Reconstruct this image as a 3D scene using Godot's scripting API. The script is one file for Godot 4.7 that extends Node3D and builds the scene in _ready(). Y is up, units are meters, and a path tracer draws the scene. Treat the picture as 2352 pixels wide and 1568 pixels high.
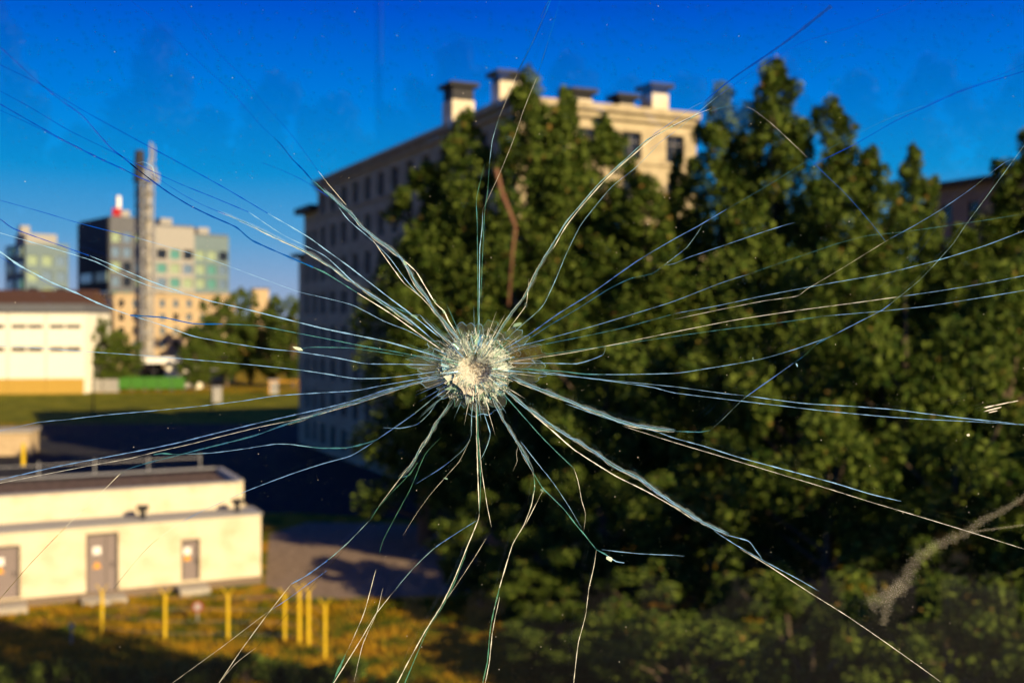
extends Node3D
# Broken window pane in sharp focus; city yard, poplars and buildings out of focus behind it.

const TURN := 25.5                 # the street grid is turned this many degrees
const EYE := 12.5                  # height of the lens above the yard
const FOCAL := 2555.0              # focal length in units of the 2352-wide plan of the pane
const AX := 1176.0
const HY := 746.5
const PANE_Z := 0.5
const ORD := ["first", "second", "third", "fourth", "fifth", "sixth", "seventh", "eighth", "ninth", "tenth", "eleventh", "twelfth", "thirteenth", "fourteenth", "fifteenth", "sixteenth", "seventeenth", "eighteenth"]
var rng := RandomNumberGenerator.new()
var M := {}
var taken := {}
var noise := FastNoiseLite.new()

# ---------------------------------------------------------------- helpers
class Mb:
	var v := PackedVector3Array()
	var c := PackedColorArray()
	func tri(a: Vector3, b: Vector3, d: Vector3, col := Color.WHITE) -> void:
		v.append(a); v.append(b); v.append(d)
		c.append(col); c.append(col); c.append(col)
	func quad(a: Vector3, b: Vector3, d: Vector3, e: Vector3, col := Color.WHITE) -> void:
		tri(a, b, d, col); tri(a, d, e, col)
	func box(p: Vector3, s: Vector3, bs := Basis.IDENTITY, col := Color.WHITE) -> void:
		var h := s * 0.5
		var k := []
		for i in 8:
			k.append(p + bs * Vector3(h.x if i & 1 else -h.x, h.y if i & 2 else -h.y, h.z if i & 4 else -h.z))
		for f in [[0, 2, 3, 1], [4, 5, 7, 6], [0, 1, 5, 4], [2, 6, 7, 3], [0, 4, 6, 2], [1, 3, 7, 5]]:
			quad(k[f[0]], k[f[1]], k[f[2]], k[f[3]], col)
	func tube(a: Vector3, b: Vector3, ra: float, rb: float, n := 7, col := Color.WHITE, cap := true) -> void:
		var d := (b - a).normalized()
		var u := d.cross(Vector3.RIGHT if absf(d.x) < 0.8 else Vector3.UP).normalized()
		var w := d.cross(u)
		for i in n:
			var p := TAU * i / n
			var q := TAU * (i + 1) / n
			var e := u * cos(p) + w * sin(p)
			var f := u * cos(q) + w * sin(q)
			quad(a + e * ra, a + f * ra, b + f * rb, b + e * rb, col)
			if cap:
				tri(b, b + e * rb, b + f * rb, col); tri(a, a + f * ra, a + e * ra, col)
	func mesh() -> ArrayMesh:
		var a := []
		a.resize(Mesh.ARRAY_MAX)
		a[Mesh.ARRAY_VERTEX] = v
		a[Mesh.ARRAY_COLOR] = c
		var m := ArrayMesh.new()
		m.add_surface_from_arrays(Mesh.PRIMITIVE_TRIANGLES, a)
		return m

func numbered(called: String) -> String:
	taken[called] = taken.get(called, -1) + 1
	return called if taken[called] == 0 else "%s_%03d" % [called, taken[called]]

func thing(called: String, label: String, category: String, at := Vector3.ZERO, turn := 0.0, group := "") -> Node3D:
	var o := Node3D.new()
	o.name = numbered(called)
	add_child(o)
	o.position = at
	o.rotation_degrees.y = turn
	o.set_meta("label", label)
	o.set_meta("category", category)
	if group:
		o.set_meta("group", group)
	return o

func part(called: String, mesh: Mesh, m: Material, parent: Node3D, at := Vector3.ZERO) -> MeshInstance3D:
	var o := MeshInstance3D.new()
	o.name = called
	o.mesh = mesh
	o.material_override = m
	parent.add_child(o, true)
	o.position = at
	return o

func ground_sheet(called: String, pts: Array, y: float, m: Material) -> void:
	var poly := PackedVector2Array()
	for p in pts:
		poly.append(p)
	var mb := Mb.new()
	var idx := Geometry2D.triangulate_polygon(poly)
	for i in range(0, idx.size(), 3):
		var t := []
		for k in 3:
			var p: Vector2 = poly[idx[i + k]]
			t.append(Vector3(p.x, y, -p.y))
		mb.tri(t[0], t[1], t[2])
	var o := part(called, mb.mesh(), m, self)
	o.set_meta("kind", "structure")

func lin(r: float, g: float, b: float, a := 1.0) -> Color:
	var c := Color(r, g, b).linear_to_srgb()
	c.a = a
	return c

func mat(key: String, r: float, g: float, b: float, rough := 0.8, metal := 0.0) -> StandardMaterial3D:
	var m := StandardMaterial3D.new()
	m.resource_name = key
	m.albedo_color = lin(r, g, b)
	m.roughness = rough
	m.metallic = metal
	if rough >= 0.5 and metal == 0.0:
		m.metallic_specular = 0.16          # dry, dusty surfaces hardly shine
	M[key] = m
	return m

func grain(m: StandardMaterial3D, stops: Array, freq: float, scale: float, sd: int, octaves := 5) -> void:
	# a computed colour pattern laid on in world space; stops are linear colours
	var n := FastNoiseLite.new()
	n.seed = sd
	n.frequency = freq
	n.fractal_octaves = octaves
	var g := Gradient.new()
	g.offsets = PackedFloat32Array()
	g.colors = PackedColorArray()
	for s in stops:
		g.add_point(s[0], lin(s[1], s[2], s[3]))
	var t := NoiseTexture2D.new()
	t.width = 512
	t.height = 512
	t.seamless = true
	t.noise = n
	t.color_ramp = g
	m.albedo_color = Color.WHITE
	m.albedo_texture = t
	m.uv1_triplanar = true
	m.uv1_world_triplanar = true
	m.uv1_scale = Vector3.ONE * scale

func at(x: float, y: float, depth: float) -> Vector3:
	return Vector3((x - AX) / FOCAL * depth, EYE - (y - HY) / FOCAL * depth, -depth)

# wall with real openings: rects are [u0, v0, u1, v1]; n points out of the wall
func facade(mb: Mb, o: Vector3, u: Vector3, n: Vector3, w: float, h: float, rects: Array, deep: float) -> void:
	var xs := [0.0, w]
	var ys := [0.0, h]
	for r in rects:
		for k in [0, 2]:
			if not xs.has(r[k]): xs.append(r[k])
		for k in [1, 3]:
			if not ys.has(r[k]): ys.append(r[k])
	xs.sort()
	ys.sort()
	var up := Vector3.UP
	for i in xs.size() - 1:
		for j in ys.size() - 1:
			var cx: float = (xs[i] + xs[i + 1]) / 2
			var cy: float = (ys[j] + ys[j + 1]) / 2
			var open := false
			for r in rects:
				if cx > r[0] and cx < r[2] and cy > r[1] and cy < r[3]:
					open = true
					break
			if not open:
				mb.quad(o + u * xs[i] + up * ys[j], o + u * xs[i + 1] + up * ys[j], o + u * xs[i + 1] + up * ys[j + 1], o + u * xs[i] + up * ys[j + 1])
	for r in rects:
		var a: Vector3 = o + u * r[0] + up * r[1]
		var b: Vector3 = o + u * r[2] + up * r[1]
		var c: Vector3 = o + u * r[2] + up * r[3]
		var d: Vector3 = o + u * r[0] + up * r[3]
		var k := -n * deep
		mb.quad(a, b, b + k, a + k)
		mb.quad(b, c, c + k, b + k)
		mb.quad(c, d, d + k, c + k)
		mb.quad(d, a, a + k, d + k)

func window_rects(w: float, cols: int, rows: int, v0: float, dv: float, ww: float, wh: float) -> Array:
	var out := []
	var step := w / cols
	for j in rows:
		for i in cols:
			var x := step * (i + 0.5) - ww / 2
			out.append([x, v0 + dv * j, x + ww, v0 + dv * j + wh])
	return out

# each window: a pane in the opening with its frame bars as a sub-part
var pane_meshes := {}
func windows(parent: Node3D, o: Vector3, u: Vector3, n: Vector3, rects: Array, deep: float, mats: Array, frame: Material) -> void:
	for r in rects:
		var w: float = r[2] - r[0]
		var h: float = r[3] - r[1]
		var key := "%.2f_%.2f" % [w, h]
		if not pane_meshes.has(key):
			var a := Mb.new()
			a.box(Vector3.ZERO, Vector3(w + 0.04, h + 0.04, 0.03))
			var f := Mb.new()
			var t := 0.09
			f.box(Vector3(-w / 2 + t / 2, 0, 0.05), Vector3(t, h, 0.07))
			f.box(Vector3(w / 2 - t / 2, 0, 0.05), Vector3(t, h, 0.07))
			f.box(Vector3(0, h / 2 - t / 2, 0.05), Vector3(w - 2 * t, t, 0.07))
			f.box(Vector3(0, -h / 2 + t / 2, 0.05), Vector3(w - 2 * t, t, 0.07))
			f.box(Vector3(0, 0, 0.05), Vector3(t * 0.8, h - 2 * t, 0.06))
			f.box(Vector3(0, h * 0.2, 0.05), Vector3(w - 2 * t, t * 0.8, 0.055))
			pane_meshes[key] = [a.mesh(), f.mesh()]
		var p := part("window", pane_meshes[key][0], mats[rng.randi() % mats.size()], parent)
		p.basis = Basis(u, Vector3.UP, u.cross(Vector3.UP))
		if p.basis.z.dot(n) < 0:
			p.basis = Basis(-u, Vector3.UP, n)
		p.position = o + u * (r[0] + w / 2) + Vector3.UP * (r[1] + h / 2) - n * (deep - 0.02)
		if frame:
			part("frame", pane_meshes[key][1], frame, p)

# ---------------------------------------------------------------- vegetation
func leaf(mb: Mb, p: Vector3, size: float, col: Color) -> void:
	var d := Vector3(rng.randfn(), rng.randfn() * 0.8, rng.randfn()).normalized()
	var e := d.cross(Vector3(rng.randfn(), rng.randfn(), rng.randfn())).normalized()
	var f := d.cross(e)
	var a := d * size
	var b := e * size * 0.62
	var k := f * size * 0.22
	mb.tri(p - a, p + b + k, p + a, col)
	mb.tri(p - a, p + a, p - b + k, col)

func leaf_colour(autumn: float) -> Color:
	var t := rng.randf()
	var c := Color(0.024, 0.05, 0.009).lerp(Color(0.15, 0.195, 0.034), pow(t, 1.3))
	if rng.randf() < autumn:
		c = Color(0.22, 0.17, 0.04).lerp(Color(0.2, 0.11, 0.035), rng.randf())
	return c

func clump(mb: Mb, p: Vector3, r: Vector3, n: int, size: float, autumn: float) -> void:
	for i in n:
		var d := Vector3(rng.randfn(), rng.randfn(), rng.randfn()).normalized() * pow(rng.randf(), 0.4)
		leaf(mb, p + d * r, size * rng.randf_range(0.6, 1.35), leaf_colour(autumn))

# a tall poplar of about 24 m: a few rising leaders, each hung with clumps
func poplar(sd: int) -> Array:
	rng.seed = sd
	var wood := Mb.new()
	var green := Mb.new()
	var h := 24.0
	wood.tube(Vector3.ZERO, Vector3(0.1, 9, 0.05), 0.42, 0.3, 9)
	wood.tube(Vector3(0.1, 9, 0.05), Vector3(-0.05, 21.5, 0), 0.3, 0.06, 7)
	var lead := [[0.0, 0.0, h]]
	for i in 3:
		var a := rng.randf() * TAU
		lead.append([cos(a) * 1.5, sin(a) * 1.5, h * rng.randf_range(0.74, 0.93)])
	for i in 176:
		var l: Array = lead[0] if i % 5 < 3 else lead[1 + i % 3]
		var y := lerpf(2.0, l[2] - 0.35, pow((i + rng.randf()) / 176.0, 0.8))
		var d: float = l[2] - y
		var a := rng.randf() * TAU
		var r := (3.4 if l == lead[0] else 2.1) * (1.0 - exp(-d / 5.0)) * (1.0 + 0.55 * noise.get_noise_3d(cos(a) * 14.0 + sd, y * 5.0, sin(a) * 14.0))
		var s := clampf(0.34 + 0.075 * d, 0.34, 0.95) * rng.randf_range(0.75, 1.2)
		var q := maxf(0.0, r - s * 0.4) * sqrt(rng.randf_range(0.1, 1.0))
		var p := Vector3(l[0] * clampf(y / h * 1.3 - 0.2, 0, 1) + cos(a) * q, y, l[1] * clampf(y / h * 1.3 - 0.2, 0, 1) + sin(a) * q)
		if i % 3 == 0:
			wood.tube(Vector3(0, maxf(1.5, y - q * 1.25), 0), p, 0.09, 0.025, 5, Color.WHITE, false)
		clump(green, p, Vector3(s, s * 1.2, s), int(72 + 100 * s), 0.155, 0.02)
	return [wood.mesh(), green.mesh()]

# a broad bushy tree of about 10 m
func broad(sd: int, autumn: float) -> Array:
	rng.seed = sd
	var wood := Mb.new()
	var green := Mb.new()
	wood.tube(Vector3.ZERO, Vector3(0.05, 3.4, 0), 0.3, 0.2, 8)
	wood.tube(Vector3(0.05, 3.4, 0), Vector3(-0.1, 8.2, 0.1), 0.2, 0.05, 6)
	for i in 84:
		var d := Vector3(rng.randfn(), rng.randfn(), rng.randfn()).normalized() * pow(rng.randf(), 0.33)
		var p := Vector3(d.x * 3.6, 5.5 + d.y * 4.2, d.z * 3.6) * (1.0 + 0.12 * rng.randfn())
		var s := rng.randf_range(0.45, 0.95)
		if i % 3 == 0:
			wood.tube(Vector3(0, clampf(p.y - 2.0, 1.2, 6.5), 0), p, 0.09, 0.02, 5, Color.WHITE, false)
		clump(green, p, Vector3(s, s * 0.9, s), 190, 0.135, autumn)
	return [wood.mesh(), green.mesh()]

var kinds := {}
func tree(kind: String, called: String, label: String, pos: Vector3, wide: float, high: float, turn: float, group: String) -> Node3D:
	var t := thing(called, label, "tree", pos, turn, group)
	var k: Array = kinds[kind]
	part("trunk", k[0], M.bark, t)
	part("crown", k[1], M.leaf, t)
	t.scale = Vector3(wide, high, wide)
	return t

func shrub(called: String, label: String, pos: Vector3, r: float, h: float, sd: int, group: String) -> void:
	rng.seed = sd
	var wood := Mb.new()
	var green := Mb.new()
	for i in 9:
		var a := rng.randf() * TAU
		var q := r * rng.randf_range(0.1, 0.8)
		var p := Vector3(cos(a) * q, h * rng.randf_range(0.35, 0.85), sin(a) * q)
		wood.tube(Vector3.ZERO, p, 0.025, 0.008, 4, Color.WHITE, false)
		clump(green, p, Vector3(r * 0.4, h * 0.28, r * 0.4), 60, 0.09, 0.02)
	var t := thing(called, label, "shrub", pos, 0, group)
	part("stem", wood.mesh(), M.bark, t)
	part("foliage", green.mesh(), M.leaf, t)

# ---------------------------------------------------------------- broken pane
var S := PANE_Z / FOCAL
func pp(p: Vector2, z := 0.0) -> Vector3:
	return Vector3((p.x - AX) * S, (HY - p.y) * S + 1.5, z)

func smooth(pts: PackedVector2Array, step: float) -> PackedVector2Array:
	var out := PackedVector2Array()
	for i in pts.size() - 1:
		var a := pts[maxi(i - 1, 0)]
		var b := pts[i]
		var c := pts[i + 1]
		var d := pts[mini(i + 2, pts.size() - 1)]
		var n := maxi(1, int(b.distance_to(c) / step))
		for k in n:
			var t := float(k) / n
			var q := b.cubic_interpolate(c, a, d, t)
			var l := b.lerp(c, t)
			out.append(l.lerp(q, 0.6))
	out.append(pts[pts.size() - 1])
	return out

# the fracture face of one crack: a narrow sloping strip inside the glass.
# bend: degrees by which its slope throws the view aside (up where positive)
func strip(mb: Mb, line: PackedVector2Array, w0: float, w1: float, bend: float, sd: float, shift := 0.0, sunward := false) -> void:
	var last := []
	var n := line.size()
	for i in n:
		var t := (line[mini(i + 1, n - 1)] - line[maxi(i - 1, 0)]).normalized()
		var nn := Vector2(-t.y, t.x)
		if nn.y > 0:
			nn = -nn                                   # towards the top of the pane
		if (sunward or absf(t.y) > 0.62) and bend > 0 and nn.x * 0.66 - nn.y * 0.36 < 0:
			nn = -nn                                   # or the side the sun stands on
		var f := float(i) / maxf(1.0, n - 1)
		var wob := 0.75 + 0.95 * noise.get_noise_2d(i * 3.1 + sd * 37.0, sd * 11.0) + 0.25 * noise.get_noise_2d(i * 17.0, sd * 5.0)
		var w := maxf(0.32, 1.3 * lerpf(w0, w1, f) * clampf(wob, 0.25, 2.0))
		w *= clampf(minf(i + 1.0, n - i) / 7.0, 0.25, 1.0)
		var e := bend * (1.0 + 0.5 * noise.get_noise_2d(i * 2.3 - sd * 19.0, 4.0))
		var half := clampf(w * S / tan(absf(deg_to_rad(e)) * 0.5 + 0.02) * 0.5, 0.00006, 0.0024)
		var sg := 1.0 if bend >= 0 else -1.0
		var jit := 0.35 * noise.get_noise_2d(i * 9.0 + sd * 3.0, 77.0)
		var c := line[i] + nn * (jit + shift)
		var front := pp(c - nn * w * 0.5 * sg, half)
		var back := pp(c + nn * w * 0.5 * sg, -half)
		if i:
			mb.quad(last[0], front, back, last[1])
		last = [front, back]

# an open crack whose lip is a sliver of clear glass: a prism that bends the view downwards
func wedge(mb: Mb, line: PackedVector2Array, w0: float, w1: float, apex: float, sd: float) -> void:
	var last := []
	var n := line.size()
	for i in n:
		var t := (line[mini(i + 1, n - 1)] - line[maxi(i - 1, 0)]).normalized()
		var nn := Vector2(-t.y, t.x)
		if nn.y > 0:
			nn = -nn
		var f := float(i) / maxf(1.0, n - 1)
		var wob := 0.85 + 0.6 * noise.get_noise_2d(i * 3.1 + sd * 37.0, sd * 11.0)
		var w := maxf(0.4, 1.35 * lerpf(w0, w1, f) * clampf(wob, 0.4, 1.5))
		var a := deg_to_rad(apex * (1.0 + 0.12 * noise.get_noise_2d(i * 1.3, sd * 3.0)))
		var top := line[i] + nn * w * 0.5
		var foot := line[i] - nn * w * 0.5
		var z := 0.001
		var now := [pp(foot, z), pp(top, z), pp(foot, z - w * S * tan(a))]
		if i:
			for k in 3:
				var m := (k + 1) % 3
				mb.quad(last[k], now[k], now[m], last[m])
		if i == 0:
			mb.tri(now[0], now[1], now[2])
		elif i == n - 1:
			mb.tri(now[0], now[2], now[1])
		last = now

var crack_no := 0
func crack(parent: Node3D, kind: String, w0: float, w1: float, flat: Array) -> void:
	crack_no += 1
	var pts := PackedVector2Array()
	for i in range(0, flat.size(), 2):
		pts.append(Vector2(flat[i], flat[i + 1]))
	var line := smooth(pts, 5.0)
	var sd := float(crack_no)
	rng.seed = crack_no * 31 + 7
	var mb := Mb.new()
	match kind:
		"sky":
			strip(mb, line, w0, w1, rng.randf_range(38, 62), sd)
			part("crack", mb.mesh(), M.fracture, parent)
		"low":
			wedge(mb, line, w0, w1, rng.randf_range(25, 31), sd)
			part("crack", mb.mesh(), M.wedge_glass, parent)
		"bottle":
			wedge(mb, line, w0, w1, rng.randf_range(26, 31), sd)
			part("crack", mb.mesh(), M.wedge_glass_green, parent)
		"pale":
			strip(mb, line, w0, w1, rng.randf_range(50, 85), sd, 0.0, true)
			part("crack", mb.mesh(), M.crushed_line, parent)
		"green":
			strip(mb, line, w0, w1, rng.randf_range(30, 60), sd)
			part("crack", mb.mesh(), M.green_edge, parent)
		"bundle":
			var o: MeshInstance3D
			var lanes := [["fracture", 0.0, 0.7], ["green_edge", 2.2, 0.5], ["crushed_line", -2.0, 0.35], ["fracture", 4.0, 0.3]]
			for k in lanes.size():
				var b := Mb.new()
				var moved := PackedVector2Array()
				for i in line.size():
					moved.append(line[i] + Vector2(noise.get_noise_2d(i * 1.7, k * 50.0 + sd), noise.get_noise_2d(i * 1.7, k * 90.0 - sd)) * 2.6)
				strip(b, moved, w0 * lanes[k][2], w1 * lanes[k][2], rng.randf_range(35, 65), sd + k * 0.37, lanes[k][1] * w0 * 0.5)
				if k == 3:
					var wide := Mb.new()
					strip(wide, moved, w0 * 3.6, w1 * 4.2, 70, sd * 1.7, 3.0)
					part("facet", wide.mesh(), M.facet, o)
				if k == 0:
					o = part("crack", b.mesh(), M[lanes[k][0]], parent)
				else:
					part("strand", b.mesh(), M[lanes[k][0]], o)

func shard(parent: Node3D, poly: Array, z: float, tilt: Vector2, thick: float, m: Material, called := "shard") -> MeshInstance3D:
	# a chip of glass: a flat polygon with thickness, tilted out of the pane
	var mid := Vector2.ZERO
	for p in poly:
		mid += p
	mid /= poly.size()
	var mb := Mb.new()
	var top := []
	var bot := []
	for p in poly:
		var k := pp(p)
		var dz: float = (p - mid).dot(tilt) * S
		k.z = clampf(z + dz, -0.0026, 0.006)
		top.append(k)
		bot.append(k - Vector3(0, 0, thick))
	for i in range(1, poly.size() - 1):
		mb.tri(top[0], top[i], top[i + 1])
		mb.tri(bot[0], bot[i + 1], bot[i])
	for i in poly.size():
		var j := (i + 1) % poly.size()
		mb.quad(top[i], top[j], bot[j], bot[i])
	return part(called, mb.mesh(), m, parent)

# ================================================================ scene
func _ready() -> void:
	# ---- camera
	var cam := Camera3D.new()
	cam.name = "camera"
	add_child(cam)
	cam.position = Vector3(0, EYE, 0)
	var att := CameraAttributesPhysical.new()
	att.frustum_focal_length = 39.0
	att.exposure_aperture = 39.0 / 3.1
	att.frustum_focus_distance = PANE_Z
	att.frustum_near = 0.05
	att.frustum_far = 3000.0
	cam.attributes = att
	cam.projection = Camera3D.PROJECTION_FRUSTUM
	cam.near = 0.05
	cam.far = 3000.0
	cam.size = 2.0 * 0.05 * 784.0 / FOCAL
	cam.frustum_offset = Vector2(0, -0.05 * (784.0 - HY) / FOCAL)
	cam.current = true
	# ---- sky and exposure
	var env := Environment.new()
	env.background_mode = Environment.BG_SKY
	env.tonemap_mode = Environment.TONE_MAPPER_LINEAR
	env.tonemap_exposure = 2.2
	env.sdfgi_enabled = true
	env.ssao_enabled = true
	env.ssil_enabled = true
	var img := Image.create(256, 512, false, Image.FORMAT_RGBAF)
	var stops := [[-90.0, 0.035, 0.037, 0.04], [0.0, 0.19, 0.225, 0.3], [2.0, 0.14, 0.21, 0.325], [4.5, 0.05, 0.185, 0.345], [7.5, 0.002, 0.145, 0.345], [11.0, 0.0, 0.095, 0.33], [16.0, 0.0, 0.038, 0.28], [30.0, 0.002, 0.03, 0.19], [90.0, 0.004, 0.02, 0.12]]
	for y in 512:
		var el := 90.0 - (y + 0.5) / 512.0 * 180.0
		var c := Color(stops[8][1], stops[8][2], stops[8][3])
		for i in 8:
			if el >= stops[i][0] and el < stops[i + 1][0]:
				var t: float = (el - stops[i][0]) / (stops[i + 1][0] - stops[i][0])
				if i == 0:
					t = 0.0
				c = Color(stops[i][1], stops[i][2], stops[i][3]).lerp(Color(stops[i + 1][1], stops[i + 1][2], stops[i + 1][3]), t)
		for x in 256:
			img.set_pixel(x, y, c)
	var pano := PanoramaSkyMaterial.new()
	pano.panorama = ImageTexture.create_from_image(img)
	var sky := Sky.new()
	sky.sky_material = pano
	env.sky = sky
	var we := WorldEnvironment.new()
	we.environment = env
	add_child(we)
	# ---- sun: low, warm, from behind on the right
	var sun := DirectionalLight3D.new()
	sun.name = "sun"
	add_child(sun)
	var az := deg_to_rad(45.0)
	var elv := deg_to_rad(21.0)
	sun.look_at_from_position(Vector3.ZERO, -Vector3(cos(az) * cos(elv), sin(elv), sin(az) * cos(elv)), Vector3.UP)
	sun.light_energy = 1.5
	sun.light_color = lin(1.0, 0.78, 0.46)
	sun.light_angular_distance = 0.5
	sun.shadow_enabled = true

	noise.seed = 5
	noise.frequency = 0.05
	materials()
	setting()
	main_building()
	substation()
	far_buildings()
	trees()
	yard_things()
	behind_camera()
	broken_window()

func materials() -> void:
	mat("leaf", 1, 1, 1, 0.8)
	M.leaf.vertex_color_use_as_albedo = true
	M.leaf.backlight_enabled = true
	M.leaf.backlight = lin(0.35, 0.4, 0.08)
	grain(mat("bark", 0.1, 0.075, 0.05, 0.9), [[0.2, 0.07, 0.05, 0.035], [0.8, 0.17, 0.13, 0.09]], 0.03, 0.6, 3)
	grain(mat("grass", 0.1, 0.1, 0.02, 0.95), [[0.25, 0.06, 0.085, 0.006], [0.45, 0.17, 0.14, 0.008], [0.6, 0.3, 0.18, 0.009], [0.8, 0.36, 0.17, 0.014]], 0.012, 0.07, 11)
	grain(mat("field_grass", 0.1, 0.1, 0.02, 0.95), [[0.25, 0.08, 0.09, 0.006], [0.75, 0.17, 0.16, 0.01]], 0.01, 0.03, 12)
	grain(mat("asphalt", 0.05, 0.05, 0.055, 0.9), [[0.3, 0.024, 0.024, 0.026], [0.7, 0.038, 0.037, 0.038]], 0.02, 0.12, 13)
	grain(mat("paving", 0.2, 0.17, 0.14, 0.9), [[0.3, 0.19, 0.14, 0.1], [0.7, 0.25, 0.185, 0.135]], 0.02, 0.15, 14)
	grain(mat("soil", 0.2, 0.1, 0.05, 0.95), [[0.3, 0.16, 0.085, 0.03], [0.7, 0.3, 0.15, 0.04]], 0.02, 0.2, 15)
	grain(mat("stone", 0.3, 0.26, 0.2, 0.85), [[0.25, 0.31, 0.255, 0.165], [0.5, 0.39, 0.325, 0.205], [0.8, 0.45, 0.375, 0.24]], 0.012, 0.11, 16)
	grain(mat("plaster", 0.6, 0.55, 0.42, 0.85), [[0.2, 0.5, 0.42, 0.28], [0.45, 0.6, 0.52, 0.38], [0.8, 0.64, 0.565, 0.42]], 0.01, 0.14, 17)
	grain(mat("beige", 0.45, 0.35, 0.22, 0.85), [[0.3, 0.4, 0.3, 0.18], [0.7, 0.47, 0.36, 0.22]], 0.02, 0.08, 18)
	grain(mat("roof_felt", 0.12, 0.09, 0.075, 0.95), [[0.3, 0.09, 0.065, 0.05], [0.7, 0.17, 0.12, 0.095]], 0.02, 0.2, 19)
	grain(mat("limb", 0.2, 0.1, 0.06, 0.9), [[0.3, 0.16, 0.075, 0.045], [0.7, 0.28, 0.15, 0.09]], 0.04, 1.0, 31)
	mat("plinth", 0.16, 0.12, 0.09)
	mat("black_metal", 0.008, 0.008, 0.01, 0.7)
	mat("dark_metal", 0.03, 0.03, 0.035, 0.5)
	mat("grey_metal", 0.25, 0.25, 0.26, 0.5)
	mat("galvanised", 0.4, 0.4, 0.4, 0.45, 0.4)
	mat("door_grey", 0.2, 0.165, 0.16, 0.6)
	mat("door_frame", 0.1, 0.085, 0.075, 0.6)
	mat("yellow_paint", 0.62, 0.42, 0.02, 0.5)
	mat("white_paint", 0.78, 0.76, 0.72, 0.6)
	mat("red_paint", 0.3, 0.012, 0.02, 0.5)
	mat("orange_paint", 0.7, 0.32, 0.04, 0.5)
	mat("window_glass", 0.012, 0.014, 0.02, 0.12)
	mat("frame_wood", 0.16, 0.15, 0.15, 0.6)
	mat("glazed_pale", 0.24, 0.31, 0.2, 0.2)
	mat("glazed_green", 0.1, 0.28, 0.24, 0.2, 0.3)
	mat("glazed_dark", 0.25, 0.34, 0.4, 0.2, 0.7)
	mat("block_dark", 0.05, 0.055, 0.065, 0.7)
	mat("block_grey", 0.11, 0.115, 0.13, 0.8)
	mat("block_pale", 0.29, 0.28, 0.26, 0.8)
	mat("block_teal", 0.13, 0.18, 0.2, 0.6)
	mat("warehouse_white", 0.78, 0.74, 0.62, 0.7)
	mat("mustard", 0.42, 0.27, 0.06, 0.8)
	mat("brown_roof", 0.085, 0.045, 0.03, 0.8)
	mat("green_panel", 0.06, 0.18, 0.03, 0.5)
	mat("brick_dark", 0.14, 0.115, 0.105, 0.9)
	mat("concrete", 0.36, 0.33, 0.28, 0.9)
	mat("deck", 0.024, 0.023, 0.021, 0.9)
	# glass and its fracture faces
	var g := mat("pane_glass", 0.9, 1.0, 0.95, 0.0)
	g.transparency = BaseMaterial3D.TRANSPARENCY_ALPHA
	g.albedo_color.a = 0.0
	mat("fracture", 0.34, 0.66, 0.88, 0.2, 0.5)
	for f in [["wedge_glass", 0.9, 0.97, 0.97], ["wedge_glass_green", 0.55, 0.85, 0.72]]:
		var k := mat(f[0], f[1], f[2], f[3], 0.0)
		k.refraction_enabled = true
		k.refraction_scale = 0.05
		k.transparency = BaseMaterial3D.TRANSPARENCY_ALPHA
		k.albedo_color.a = 0.0
	mat("green_edge", 0.12, 0.42, 0.32, 0.2, 0.6)
	mat("crushed_line", 0.58, 0.6, 0.54, 0.4)
	grain(mat("crushed", 0.75, 0.72, 0.62, 0.6), [[0.22, 0.2, 0.15, 0.1], [0.36, 0.33, 0.31, 0.26], [0.5, 0.4, 0.385, 0.34], [0.7, 0.47, 0.46, 0.42]], 0.03, 50.0, 21)
	for f in [["frosted", 0.62, 0.66, 0.58, 0.45], ["frosted_thin", 0.55, 0.62, 0.58, 0.05], ["frosted_green", 0.3, 0.48, 0.36, 0.4], ["stained", 0.36, 0.25, 0.1, 0.1], ["film", 0.42, 0.4, 0.32, 0.045], ["facet", 0.5, 0.62, 0.66, 0.07], ["milky", 0.6, 0.68, 0.62, 0.14]]:
		var k := mat(f[0], f[1], f[2], f[3], 0.35)
		k.transparency = BaseMaterial3D.TRANSPARENCY_ALPHA
		k.albedo_color.a = f[4]
	mat("dust", 0.5, 0.47, 0.4, 0.9)
	mat("paint_fleck", 0.6, 0.58, 0.52, 0.9)
	mat("crust", 0.46, 0.46, 0.4, 0.9)

func setting() -> void:
	ground_sheet("ground", [Vector2(-900, -400), Vector2(900, -400), Vector2(900, 1800), Vector2(-900, 1800)], 0.0, M.grass)
	ground_sheet("field", [Vector2(-190, 142), Vector2(-10, 142), Vector2(-10, 205), Vector2(-190, 205)], 0.008, M.field_grass)
	ground_sheet("road", [Vector2(-70, 74), Vector2(-14, 74), Vector2(30, 60), Vector2(60, 62), Vector2(60, 80), Vector2(-20, 112), Vector2(-12, 141), Vector2(-60, 141), Vector2(-56, 122)], 0.004, M.asphalt)
	ground_sheet("pavement", [Vector2(-14.5, 66.5), Vector2(-11.9, 53.5), Vector2(-9.5, 50.6), Vector2(-3, 51.5), Vector2(6, 57), Vector2(4, 66), Vector2(-7, 70), Vector2(-13, 70.5)], 0.012, M.paving)
	ground_sheet("rear_road", [Vector2(-60, -60), Vector2(60, -60), Vector2(60, -5), Vector2(-60, -5)], 0.004, M.asphalt)
	ground_sheet("bare_soil_strip", [Vector2(-26, 44.5), Vector2(-13.5, 50.5), Vector2(-11, 52), Vector2(-11, 50.6), Vector2(-13, 49), Vector2(-26, 43)], 0.008, M.soil)

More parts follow.
